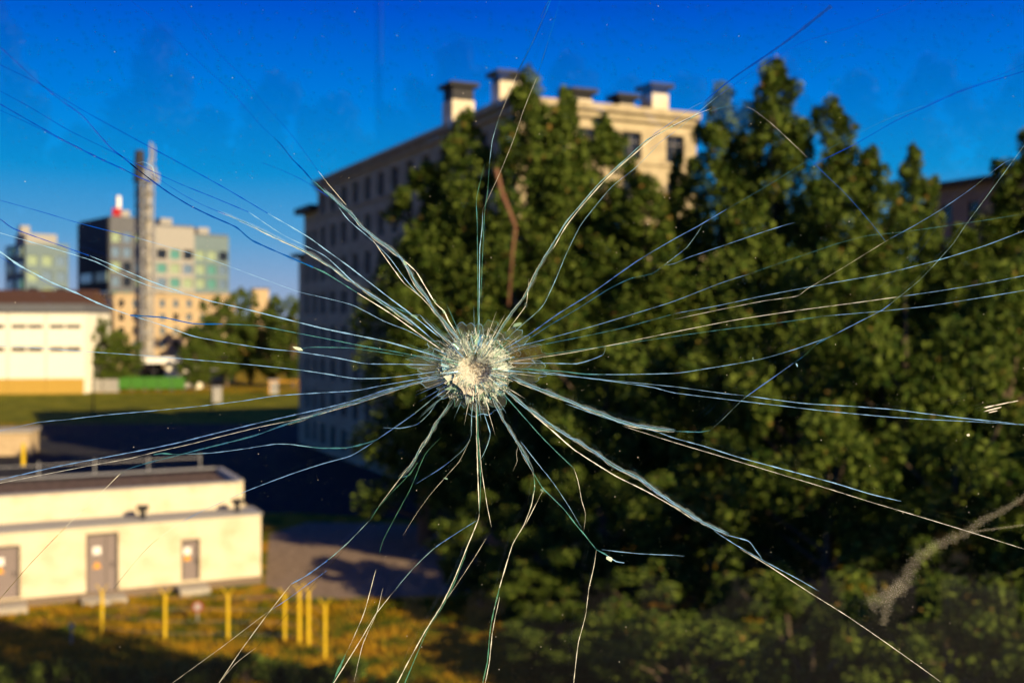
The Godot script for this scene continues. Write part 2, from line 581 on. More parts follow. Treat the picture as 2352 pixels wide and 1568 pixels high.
func main_building() -> void:
	var b := thing("stone_building", "tall pale stone building with chimneys on its roof rising behind the poplars", "building", Vector3(0.3, 0, -70), TURN)
	rng.seed = 40
	var H := 26.5
	var L := 46.0
	var W := 13.6
	var side := Vector3(0, 0, -1)
	var out := Vector3(-1, 0, 0)
	var wall := Mb.new()
	# left side, in shade; then the sunlit end
	var lr := window_rects(L, 13, 8, 0.7, 3.23, 1.6, 2.1)
	facade(wall, Vector3.ZERO, side, out, L, H, lr, 0.35)
	var fr := window_rects(W, 4, 8, 0.7, 3.23, 1.45, 2.0)
	facade(wall, Vector3.ZERO, Vector3(1, 0, 0), Vector3(0, 0, 1), W, H, fr, 0.35)
	wall.quad(Vector3(W, 0, 0), Vector3(W, 0, -L), Vector3(W, H, -L), Vector3(W, H, 0))
	wall.quad(Vector3(0, 0, -L), Vector3(W, 0, -L), Vector3(W, H, -L), Vector3(0, H, -L))
	part("wall", wall.mesh(), M.stone, b)
	var roof := Mb.new()
	roof.box(Vector3(W / 2, H + 0.1, -L / 2), Vector3(W - 0.3, 0.16, L - 0.4))
	var ro := part("roof", roof.mesh(), M.roof_felt, b)
	windows(b, Vector3.ZERO, side, out, lr, 0.35, [M.window_glass], M.frame_wood)
	windows(b, Vector3.ZERO, Vector3(1, 0, 0), Vector3(0, 0, 1), fr, 0.35, [M.window_glass], M.frame_wood)
	for c in [[0.55, 0.45, H + 0.15], [0.3, 0.3, H - 0.35], [0.14, 0.25, H - 3.2]]:
		var k := Mb.new()
		var e: float = c[0]
		k.box(Vector3(W / 2 - e / 2, c[2], e / 2 + 0.002), Vector3(W + e, c[1], e))
		k.box(Vector3(-e / 2 - 0.002, c[2], -L / 2 - 0.01), Vector3(e, c[1], L))
		part("cornice", k.mesh(), M.stone, b)
	# lower stepped end of the long side, and the wing behind it
	var w1 := Mb.new()
	var r1 := window_rects(5.4, 2, 7, 0.7, 3.23, 1.3, 2.1)
	facade(w1, Vector3(0.05, 0, -L), side, out, 5.4, 24.0, r1, 0.35)
	w1.box(Vector3(6.0, 11.9, -L - 2.7), Vector3(11.2, 23.8, 5.3))
	w1.box(Vector3(6.0, 9.8, -L - 6.4), Vector3(12.0, 19.6, 2.0))
	w1.box(Vector3(40, 10.5, -L - 1.5), Vector3(54, 21, 12))
	part("rear_wing", w1.mesh(), M.stone, b)
	windows(b, Vector3(0.05, 0, -L), side, out, r1, 0.35, [M.window_glass], M.frame_wood)
	var ec := Mb.new()
	ec.box(Vector3(0.6, 24.3, -L - 2.9), Vector3(3.0, 0.6, 5.9))
	ec.box(Vector3(0.7, 19.8, -L - 6.6), Vector3(3.0, 0.4, 2.6))
	part("eave", ec.mesh(), M.dark_metal, b)
	# chimneys: local x, z, width, depth, top
	for c in [[1.3, -12.6, 1.75, 1.9, 28.9, 1.0], [1.4, -4.5, 1.65, 1.4, 28.7, 0.45], [5.3, -1.5, 1.4, 1.2, 27.35, 0.4], [8.7, -1.5, 1.2, 1.1, 27.3, 0.4], [11.2, -1.5, 1.3, 1.5, 28.2, 0.4]]:
		var s := Mb.new()
		s.box(Vector3(c[0], (H + c[4]) / 2, c[1]), Vector3(c[2], c[4] - H, c[3]))
		part("chimney", s.mesh(), M.plaster, ro)
		var cap := Mb.new()
		cap.box(Vector3(c[0], c[4] + c[5] + 0.14, c[1]), Vector3(c[2] + 0.55, 0.28, c[3] + 0.55))
		cap.box(Vector3(c[0], c[4] + c[5] / 2, c[1]), Vector3(c[2] * 0.94, c[5], c[3] * 0.94))
		part("chimney_cap", cap.mesh(), M.dark_metal, ro)
	# right end building
	var r := thing("brown_building", "dark brown building at the right edge behind the last poplars", "building", Vector3(64.4, 0, -98.5), TURN)
	var rw := Mb.new()
	var rr := window_rects(35.0, 9, 7, 2.0, 3.7, 1.6, 2.2)
	facade(rw, Vector3.ZERO, Vector3(0, 0, -1), Vector3(-1, 0, 0), 35, 28.3, rr, 0.3)
	rw.box(Vector3(8, 14.1, -17.5), Vector3(14, 28.2, 34.9))
	part("wall", rw.mesh(), M.brick_dark, r)
	windows(r, Vector3.ZERO, Vector3(0, 0, -1), Vector3(-1, 0, 0), rr, 0.3, [M.window_glass], null)
	var rc := Mb.new()
	rc.box(Vector3(7, 28.6, -17.5), Vector3(17, 0.5, 36))
	part("roof", rc.mesh(), M.dark_metal, r)

func substation() -> void:
	var b := thing("utility_building", "low cream flat-roofed utility building with grey metal doors behind the yellow fence", "building", Vector3(-12.2, 0, -54), TURN)
	var L := 26.0
	var wall := Mb.new()
	var doors := [[2.9, 0.85, 0.45, 2.4], [6.56, 1.4, 0.3, 3.0], [10.7, 1.25, 0.4, 2.75], [16.0, 1.4, 0.3, 3.0]]
	var rects := []
	for d in doors:
		rects.append([L - d[0] - d[1], d[2], L - d[0], d[3]])
	facade(wall, Vector3(-L, 0.0, 0), Vector3(1, 0, 0), Vector3(0, 0, 1), L, 3.32, rects, 0.22)
	wall.box(Vector3(-L / 2, 1.65, -4.4), Vector3(L - 0.02, 3.3, 8.3))
	wall.quad(Vector3(0, 0, 0), Vector3(0, 0, -8.5), Vector3(0, 3.32, -8.5), Vector3(0, 3.32, 0))
	part("wall", wall.mesh(), M.plaster, b)
	var up := Mb.new()
	up.box(Vector3(-L / 2 - 0.4, 3.9, -2.12), Vector3(L - 0.6, 1.5, 0.24))
	up.box(Vector3(-0.5, 3.9, -5.1), Vector3(0.24, 1.5, 5.7))
	up.box(Vector3(-L / 2 - 0.4, 3.8, -8.0), Vector3(L - 0.6, 1.3, 0.24))
	part("upper_wall", up.mesh(), M.plaster, b)
	var rf := Mb.new()
	rf.box(Vector3(-L / 2 - 0.4, 4.42, -5.1), Vector3(L - 0.8, 0.12, 5.6))
	part("roof", rf.mesh(), M.roof_felt, b)
	var cp := Mb.new()
	cp.box(Vector3(-L / 2 - 0.02, 3.36, -1.0), Vector3(L + 0.16, 0.1, 2.1))
	cp.box(Vector3(-L / 2 - 0.4, 4.69, -2.12), Vector3(L - 0.5, 0.07, 0.34))
	cp.box(Vector3(-0.5, 4.69, -5.1), Vector3(0.34, 0.07, 5.6))
	cp.box(Vector3(-L / 2 - 0.4, 4.69, -8.0), Vector3(L - 0.5, 0.07, 0.34))
	part("coping", cp.mesh(), M.grey_metal, b)
	var pl := Mb.new()
	pl.box(Vector3(-L / 2, 0.17, 0.03), Vector3(L + 0.06, 0.34, 0.1))
	part("plinth", pl.mesh(), M.plinth, b)
	for d in doors:
		var cx: float = -d[0] - d[1] / 2
		var h: float = d[3] - d[2]
		var leaf_mesh := Mb.new()
		leaf_mesh.box(Vector3(0, h / 2, 0), Vector3(d[1] - 0.02, h - 0.02, 0.06))
		var dr := part("door", leaf_mesh.mesh(), M.door_grey, b, Vector3(cx, d[2], -0.16))
		var fr := Mb.new()
		fr.box(Vector3(-d[1] / 2 + 0.05, h / 2, 0.06), Vector3(0.1, h - 0.03, 0.08))
		fr.box(Vector3(d[1] / 2 - 0.05, h / 2, 0.06), Vector3(0.1, h - 0.03, 0.08))
		fr.box(Vector3(0, h - 0.06, 0.06), Vector3(d[1] - 0.2, 0.1, 0.08))
		if d[1] > 1.3:
			fr.box(Vector3(d[1] * 0.12, h / 2, 0.045), Vector3(0.03, h - 0.2, 0.04))
		part("frame", fr.mesh(), M.door_frame, dr)
		var hd := Mb.new()
		hd.box(Vector3(d[1] * 0.3, h * 0.45, 0.06), Vector3(0.05, 0.22, 0.06))
		part("handle", hd.mesh(), M.dark_metal, dr)
		var ps := Mb.new()
		ps.box(Vector3(-d[1] * 0.16, h * 0.7, 0.04), Vector3(0.34, 0.34, 0.01))
		part("notice", ps.mesh(), M.white_paint, dr)
		var wsn := Mb.new()
		var base := Vector3(-d[1] * 0.16, h * (0.42 if d[1] > 1.3 else 0.5), 0.042)
		wsn.tri(base + Vector3(-0.19, -0.05, 0), base + Vector3(0.19, -0.05, 0), base + Vector3(0, 0.27, 0))
		part("warning_sign", wsn.mesh(), M.orange_paint, dr)
		var st := Mb.new()
		st.box(Vector3(0, d[2] * 0.35, 0.75), Vector3(d[1] + 0.5, d[2] * 0.7, 1.2))
		part("step", st.mesh(), M.concrete, b, Vector3(cx, 0, 0))
	for v in [[5.4, 0.5], [13.2, 0.35], [1.0, 0.7]]:
		var vt := Mb.new()
		var p := Vector3(-v[0], 3.4, -0.7)
		vt.tube(p, p + Vector3(0, 0.4, 0), 0.13, 0.13, 8)
		vt.tube(p + Vector3(0, 0.4, 0), p + Vector3(0, 0.62, 0), 0.26, 0.3, 8)
		part("roof_vent", vt.mesh(), M.dark_metal, b)
	for i in 9:
		var po := Mb.new()
		var x := -1.5 - i * 2.7
		po.tube(Vector3(x, 4.7, -8.0), Vector3(x, 5.5, -8.0), 0.035, 0.035, 6)
		if i < 8:
			po.tube(Vector3(x, 5.3, -8.0), Vector3(x - 2.7, 5.3, -8.0), 0.02, 0.02, 5)
		part("railing", po.mesh(), M.galvanised, b)

func far_buildings() -> void:
	rng.seed = 77
	var dark := [M.window_glass, M.glazed_dark]
	var mixed := [M.glazed_pale, M.glazed_pale, M.glazed_green, M.glazed_dark, M.window_glass]
	# stepped modern block behind the mast
	var a := thing("apartment_block", "stepped modern apartment block with glazed balconies behind the tall mast", "building", Vector3(-108.5, 0, -300), 40)
	for k in [[0.0, 12.5, 41.5, 24.7, "block_grey", 4], [12.5, 11.5, 40.0, 20.0, "block_pale", 3], [24.0, 10.5, 38.0, 16.0, "block_teal", 3]]:
		var w := Mb.new()
		var x: float = k[0]
		var rects := window_rects(k[1], k[5], int((k[2] - 5) / 4.0), 3.0, 4.0, k[1] / k[5] * 0.76, 2.7)
		facade(w, Vector3(x, 0, 0), Vector3(1, 0, 0), Vector3(0, 0, 1), k[1], k[2], rects, 0.4)
		w.box(Vector3(x + k[1] / 2, k[2] / 2, -k[3] / 2 - 0.3), Vector3(k[1] - 0.02, k[2], k[3] - 0.6))
		part("wall", w.mesh(), M[k[4]], a)
		windows(a, Vector3(x, 0, 0), Vector3(1, 0, 0), Vector3(0, 0, 1), rects, 0.4, mixed, null)
		var rf := Mb.new()
		rf.box(Vector3(x + k[1] / 2, k[2] + 0.3, -k[3] / 2), Vector3(k[1] - 0.4, 0.5, k[3]))
		part("roof", rf.mesh(), M.block_grey, a)
		var ph := Mb.new()
		ph.box(Vector3(x + k[1] * 0.4, k[2] + 1.5, -5), Vector3(3.4, 2.2, 3.4))
		part("roof_house", ph.mesh(), M.block_pale, a)
	var sw := Mb.new()
	sw.box(Vector3(-0.2, 20.8, -12.5), Vector3(0.3, 41.3, 24.2))
	part("side_cladding", sw.mesh(), M.block_dark, a)
	var srects := []
	for j in 4:
		for i in 2:
			var band := Mb.new()
			band.box(Vector3(-0.45, 10.0 + j * 5.2, -5.0 - i * 12.0), Vector3(0.3, 2.6, 9.0))
			part("side_window", band.mesh(), M.glazed_pale if (i + j) % 2 else M.glazed_dark, a)
	var rs := Mb.new()
	rs.box(Vector3(2.2, 43.2, -1.2), Vector3(2.4, 2.2, 0.5))
	part("roof_sign", rs.mesh(), M.red_paint, a)
	var rt := Mb.new()
	rt.box(Vector3(3.0, 45.0, -2.0), Vector3(1.0, 5.4, 1.0))
	part("roof_tank", rt.mesh(), M.white_paint, a)
	# second block at the left edge
	var c := thing("glazed_block", "pale green glazed apartment block at the left edge above the white warehouse", "building", Vector3(-127, 0, -290), 40)
	var w2 := Mb.new()
	var r2 := window_rects(11.0, 3, 7, 3.0, 4.2, 2.5, 2.6)
	facade(w2, Vector3.ZERO, Vector3(1, 0, 0), Vector3(0, 0, 1), 11, 34.0, r2, 0.4)
	w2.box(Vector3(5.5, 17.0, -9.2), Vector3(10.9, 33.9, 17.5))
	part("wall", w2.mesh(), M.block_teal, c)
	windows(c, Vector3.ZERO, Vector3(1, 0, 0), Vector3(0, 0, 1), r2, 0.4, mixed, null)
	for j in 7:
		for i in 2:
			var bw := Mb.new()
			bw.box(Vector3(-0.2, 6.0 + j * 4.3, -4.5 - i * 8.0), Vector3(0.5, 2.4, 5.0))
			part("side_window", bw.mesh(), mixed[rng.randi() % 5], c)
	var t2 := Mb.new()
	t2.box(Vector3(4.5, 35.3, -6), Vector3(8, 2.6, 9))
	t2.box(Vector3(2.0, 37.8, -8), Vector3(2.4, 2.4, 2.4))
	part("roof_house", t2.mesh(), M.block_pale, c)
	# beige office building
	var o := thing("beige_building", "long sunlit beige building with rows of small windows at the mast's foot", "building", Vector3(-93, 0, -235), 20)
	var ow := Mb.new()
	var orr := window_rects(33.6, 12, 6, 1.6, 2.95, 1.1, 1.7)
	facade(ow, Vector3.ZERO, Vector3(1, 0, 0), Vector3(0, 0, 1), 33.6, 19.0, orr, 0.35)
	ow.box(Vector3(16.8, 9.5, -6.4), Vector3(33.5, 18.9, 12))
	part("wall", ow.mesh(), M.beige, o)
	windows(o, Vector3.ZERO, Vector3(1, 0, 0), Vector3(0, 0, 1), orr, 0.35, dark, null)
	var oc := Mb.new()
	oc.box(Vector3(16.8, 19.2, -6.2), Vector3(34.4, 0.4, 13))
	part("cornice", oc.mesh(), M.beige, o)
	# warehouse
	var wh := thing("white_warehouse", "long white warehouse with a brown roof at the left edge beyond the field", "building", at(192, 905, 203) * Vector3(1, 0, 1), 6)
	var pw := 6.7
	for i in 6:
		var x := -pw * (i + 0.5)
		var pm := Mb.new()
		var k := facade_cut(pw - 0.12)
		facade(pm, Vector3(x - pw / 2 + 0.06, 2.8, 0), Vector3(1, 0, 0), Vector3(0, 0, 1), pw - 0.12, 12.0, k, 0.3)
		part("wall_panel", pm.mesh(), M.warehouse_white, wh)
		windows(wh, Vector3(x - pw / 2 + 0.06, 2.8, 0), Vector3(1, 0, 0), Vector3(0, 0, 1), k, 0.3, [M.window_glass], null)
		var bm := Mb.new()
		bm.box(Vector3(x, 1.4, -0.06), Vector3(pw - 0.06, 2.8, 0.16))
		part("base_panel", bm.mesh(), M.mustard, wh)
	var core := Mb.new()
	core.box(Vector3(-20.1, 7.4, -9.6), Vector3(40.2, 14.8, 18))
	part("frame_wall", core.mesh(), M.warehouse_white, wh)
	var ea := Mb.new()
	ea.box(Vector3(-20.1, 15.6, -9), Vector3(40.6, 1.6, 18.8))
	part("fascia", ea.mesh(), M.block_grey, wh)
	var br := Mb.new()
	br.quad(Vector3(-40.4, 16.4, 0.3), Vector3(0.2, 16.4, 0.3), Vector3(0.2, 19.2, -9), Vector3(-40.4, 19.2, -9))
	br.quad(Vector3(-40.4, 16.4, -18.3), Vector3(0.2, 16.4, -18.3), Vector3(0.2, 19.2, -9), Vector3(-40.4, 19.2, -9))
	br.tri(Vector3(0.2, 16.4, 0.3), Vector3(0.2, 16.4, -18.3), Vector3(0.2, 19.2, -9))
	part("roof", br.mesh(), M.brown_roof, wh)
	# mast
	var m := thing("mast_tower", "tall narrow tower carrying antennas, rising in front of the apartment block", "tower", at(331, 865, 225) * Vector3(1, 0, 1), 45)
	var sh := Mb.new()
	sh.box(Vector3(0.5, 20.5, 0.5), Vector3(0.9, 41, 0.9))
	part("shaft", sh.mesh(), M.concrete, m)
	var lt := Mb.new()
	for k in [[-1.25, -1.25], [1.25, -1.25], [1.25, 1.25], [-1.25, 1.25]]:
		lt.tube(Vector3(k[0], 0, k[1]), Vector3(k[0], 42, k[1]), 0.2, 0.2, 6)
	for i in 14:
		var y := i * 3.0
		for s in [-1, 1]:
			lt.tube(Vector3(-1.25, y if s > 0 else y + 3.0, 1.25), Vector3(1.25, y + 3.0 if s > 0 else y, 1.25), 0.1, 0.1, 5, Color.WHITE, false)
			lt.tube(Vector3(-1.25, y if s > 0 else y + 3.0, -1.25), Vector3(-1.25, y + 3.0 if s > 0 else y, 1.25), 0.1, 0.1, 5, Color.WHITE, false)
	part("lattice", lt.mesh(), M.grey_metal, m)
	var cable := Mb.new()
	cable.box(Vector3(-0.5, 20.5, -0.4), Vector3(0.9, 41, 0.9))
	part("cable_duct", cable.mesh(), M.block_dark, m)
	for i in 4:
		var pf := Mb.new()
		pf.box(Vector3(0, 41.6 - i * 2.6, 0), Vector3(3.4 - i * 0.3, 0.25, 3.4 - i * 0.3))
		part("platform", pf.mesh(), M.block_grey, m)
	for i in 10:
		var ring := Mb.new()
		ring.box(Vector3(0, 3.0 + i * 4.0, 0), Vector3(2.8, 0.3, 2.8))
		part("ring", ring.mesh(), M.grey_metal, m)
	var hd := Mb.new()
	hd.tube(Vector3(-0.7, 41.5, -0.7), Vector3(-0.7, 47.8, -0.7), 1.25, 0.9, 10)
	part("drum", hd.mesh(), M.dark_metal, m)
	for k in [[0.9, 45.5, 0.9, 0.35, 8.0], [0.3, 44.0, 1.7, 0.5, 4.0], [1.9, 43.2, 0.4, 0.5, 3.0], [1.9, 42.2, 1.6, 0.6, 2.0], [1.3, 47.0, 1.4, 0.25, 3.4], [-0.2, 42.6, 0.6, 0.5, 3.0]]:
		var an := Mb.new()
		an.box(Vector3(k[0], k[1], k[2]), Vector3(k[3], k[4], 0.3))
		part("antenna", an.mesh(), M.block_pale, m)
	# white pavilion
	var pv := thing("white_pavilion", "small white pavilion with a flat canopy below the mast", "building", at(350, 868, 218) * Vector3(1, 0, 1), 15)
	var pb := Mb.new()
	pb.box(Vector3(5.8, 2.6, -3), Vector3(7.0, 5.2, 6))
	part("wall", pb.mesh(), M.warehouse_white, pv)
	var pc := Mb.new()
	pc.box(Vector3(1.5, 5.6, -2), Vector3(7.5, 1.0, 7.5))
	part("canopy", pc.mesh(), M.white_paint, pv)
	var pd := Mb.new()
	pd.box(Vector3(0.8, 2.6, -2.4), Vector3(1.8, 5.0, 3.0))
	part("doorway", pd.mesh(), M.dark_metal, pv)
	# distant pale block
	var fb := thing("distant_block", "tiny pale block showing above the far treetops", "building", at(596, 740, 420) * Vector3(1, 0, 1), 20)
	var fm := Mb.new()
	fm.box(Vector3(0, 13, 0), Vector3(6.0, 26, 6))
	part("wall", fm.mesh(), M.beige, fb)
	var fr2 := Mb.new()
	fr2.box(Vector3(0, 26.2, 0), Vector3(6.4, 0.5, 6.4))
	part("roof", fr2.mesh(), M.block_grey, fb)

func facade_cut(w: float) -> Array:
	return [[0.5, 4.9, w / 2 - 0.1, 5.7], [w / 2 + 0.1, 4.9, w - 0.5, 5.7], [0.5, 9.1, w / 2 - 0.1, 9.8], [w / 2 + 0.1, 9.1, w - 0.5, 9.8]]

func trees() -> void:
	kinds = {"poplar": poplar(101), "poplar_loose": poplar(202), "poplar_dense": poplar(303), "broad": broad(404, 0.015), "broad_dry": broad(505, 0.03)}
	var g := "poplars in front of the stone building"
	# x, depth, height, width factor, kind, label
	var row := [
		[-4.9, 63.5, 21.8, 1.15, "poplar", "leftmost poplar, its crown over the shaded side windows"],
		[-2.6, 62.5, 24.6, 0.95, "poplar_loose", "poplar below the leftmost roof chimney"],
		[0.9, 61.0, 26.8, 1.0, "poplar_dense", "poplar with a thin spire right of the second chimney"],
		[2.9, 61.0, 25.6, 0.85, "poplar", "slim poplar next to the tall thin spire, over the roof edge"],
		[5.1, 62.0, 24.2, 1.1, "poplar_loose", "poplar left of the sunlit top-floor window"],
		[7.2, 60.0, 20.8, 1.1, "poplar_dense", "shorter poplar just below the sunlit top-floor window"],
		[9.1, 61.0, 22.2, 0.5, "poplar", "very narrow poplar right of the sunlit top-floor window"],
		[11.3, 60.0, 25.6, 1.0, "poplar_loose", "poplar at the right end of the sunlit cornice"],
		[13.8, 59.0, 26.8, 1.1, "poplar_dense", "tallest poplar right of the sunlit stone building"],
		[16.6, 58.0, 24.4, 1.1, "poplar", "poplar second right of the sunlit stone building"],
		[18.4, 57.0, 21.6, 0.95, "poplar_loose", "poplar sloping down towards the gap of sky"],
		[20.6, 57.0, 21.9, 0.62, "poplar_dense", "lone slim poplar between two gaps of sky on the right"],
		[22.6, 56.0, 17.6, 1.0, "poplar", "short poplar under the brown building's roof"],
		[31.8, 68.0, 24.8, 1.2, "poplar_dense", "shadowed poplar cut by the right edge of the picture"],
		[27.0, 60.0, 17.0, 1.3, "poplar_loose", "low poplar before the brown building at the right edge"]]
	for i in row.size():
		var r: Array = row[i]
		var o := tree(r[4], "poplar_tree", r[5], Vector3(r[0], 0, -r[1]), r[3] * 1.12, r[2] / 24.0, i * 77.0, g)
		if i == 2:
			# bare brown limb showing in front of this crown
			var lm := Mb.new()
			var back := o.transform.affine_inverse()
			var path := [at(1140, 390, 59.5), at(1152, 440, 58.6), at(1184, 520, 58.0), at(1176, 590, 58.3), at(1168, 700, 59.4)]
			for k in 4:
				lm.tube(back * path[k], back * path[k + 1], 0.11 - 0.015 * k, 0.095 - 0.015 * k, 7)
			part("bare_limb", lm.mesh(), M.limb, o)
	var g2 := "bushy trees in front of the poplars"
	var low := [
		[-1.4, 49.5, 4.6, 0.55, "broad", "lowest bushy tree at the left end, over the sunny lawn"],
		[0.2, 58.0, 10.0, 0.85, "broad_dry", "bushy tree below the impact hole in the glass"],
		[4.4, 53.5, 12.0, 0.95, "broad", "bushy tree just right of the impact hole"],
		[8.4, 50.0, 13.6, 1.0, "broad_dry", "bushy tree in the middle of the right half"],
		[12.2, 47.0, 14.5, 1.0, "broad", "tall bushy tree third from the right edge"],
		[15.8, 44.5, 14.8, 1.0, "broad_dry", "tall bushy tree second from the right edge"],
		[19.6, 44.0, 14.2, 1.0, "broad", "tall bushy tree at the right edge"],
		[1.0, 45.5, 3.4, 0.6, "broad_dry", "small bush-like tree at the bottom left of the thicket"],
		[3.8, 46.0, 6.0, 0.8, "broad", "low tree at the bottom of the picture, left of centre"],
		[7.6, 42.5, 7.4, 0.85, "broad_dry", "low tree at the bottom right of centre"],
		[11.2, 39.5, 9.0, 0.9, "broad", "low tree at the bottom, between two taller bushy trees"],
		[14.6, 36.5, 9.8, 0.9, "broad_dry", "near bushy tree at the lower right behind the dried drip"],
		[17.2, 34.0, 10.0, 0.9, "broad", "near bushy tree at the bottom right corner"],
		[4.8, 38.0, 3.4, 0.7, "broad_dry", "bush at the very bottom centre of the picture"],
		[8.6, 34.5, 4.2, 0.75, "broad", "bush at the very bottom, right of centre"],
		[12.2, 31.0, 5.0, 0.8, "broad_dry", "bush at the very bottom, towards the right corner"],
		[4.6, 29.5, 4.6, 0.6, "broad", "near bush cut by the bottom edge, just right of centre"],
		[7.4, 27.5, 5.6, 0.6, "broad_dry", "near bush cut by the bottom edge, below the long right-hand crack"],
		[10.2, 26.0, 6.2, 0.6, "broad", "near bush cut by the bottom edge, left of the dried drip"],
		[12.6, 24.5, 7.0, 0.6, "broad_dry", "nearest bush, cut by the bottom right corner"],
		[1.6, 39.0, 2.4, 0.5, "broad", "smallest bush at the bottom, below the long downward cracks"]]
	for i in low.size():
		var r: Array = low[i]
		tree(r[4], "bushy_tree", r[5], Vector3(r[0], 0, -r[1]), r[3] * 1.1, r[2] / 10.2, i * 53.0, g2)
	# beyond the field
	var g3 := "dark trees beyond the field"
	var far := [
		[470, 222, 13.5, 1.35, "dark round tree beyond the field right of the pavilion"],
		[520, 226, 17.0, 1.5, "tall dark tree beyond the field below the beige building's end"],
		[575, 230, 18.5, 1.5, "tallest dark tree beyond the field, under the distant block"],
		[625, 226, 17.0, 1.5, "dark tree beyond the field above the goal"],
		[672, 222, 17.5, 1.5, "dark tree beyond the field touching the stone building"],
		[445, 214, 8.5, 0.95, "low dark tree beside the pavilion's wall"],
		[240, 212, 13.0, 1.25, "dark tree between the warehouse and the mast"],
		[285, 214, 10.5, 1.0, "smaller dark tree at the foot of the mast"]]
	for i in far.size():
		var r: Array = far[i]
		var p := at(r[0], HY, r[1])
		tree("broad", "field_tree", r[4], Vector3(p.x, 0, p.z), r[3], r[2] / 10.2, i * 71.0, g3)
	# shade trees standing right of the frame
	var sh := [[13.0, 9.0, 18.4], [14.6, 10.6, 18.2], [16.2, 12.2, 17.2]]
	for i in sh.size():
		tree("broad", "shade_tree", ["nearest broad shade tree, right of the picture", "second broad shade tree, right of the picture", "farthest broad shade tree, right of the picture"][i], Vector3(sh[i][0], 0, -sh[i][1]), 0.9, sh[i][2] / 10.2, i * 63.0, "trees right of the picture that shade the near lawn")

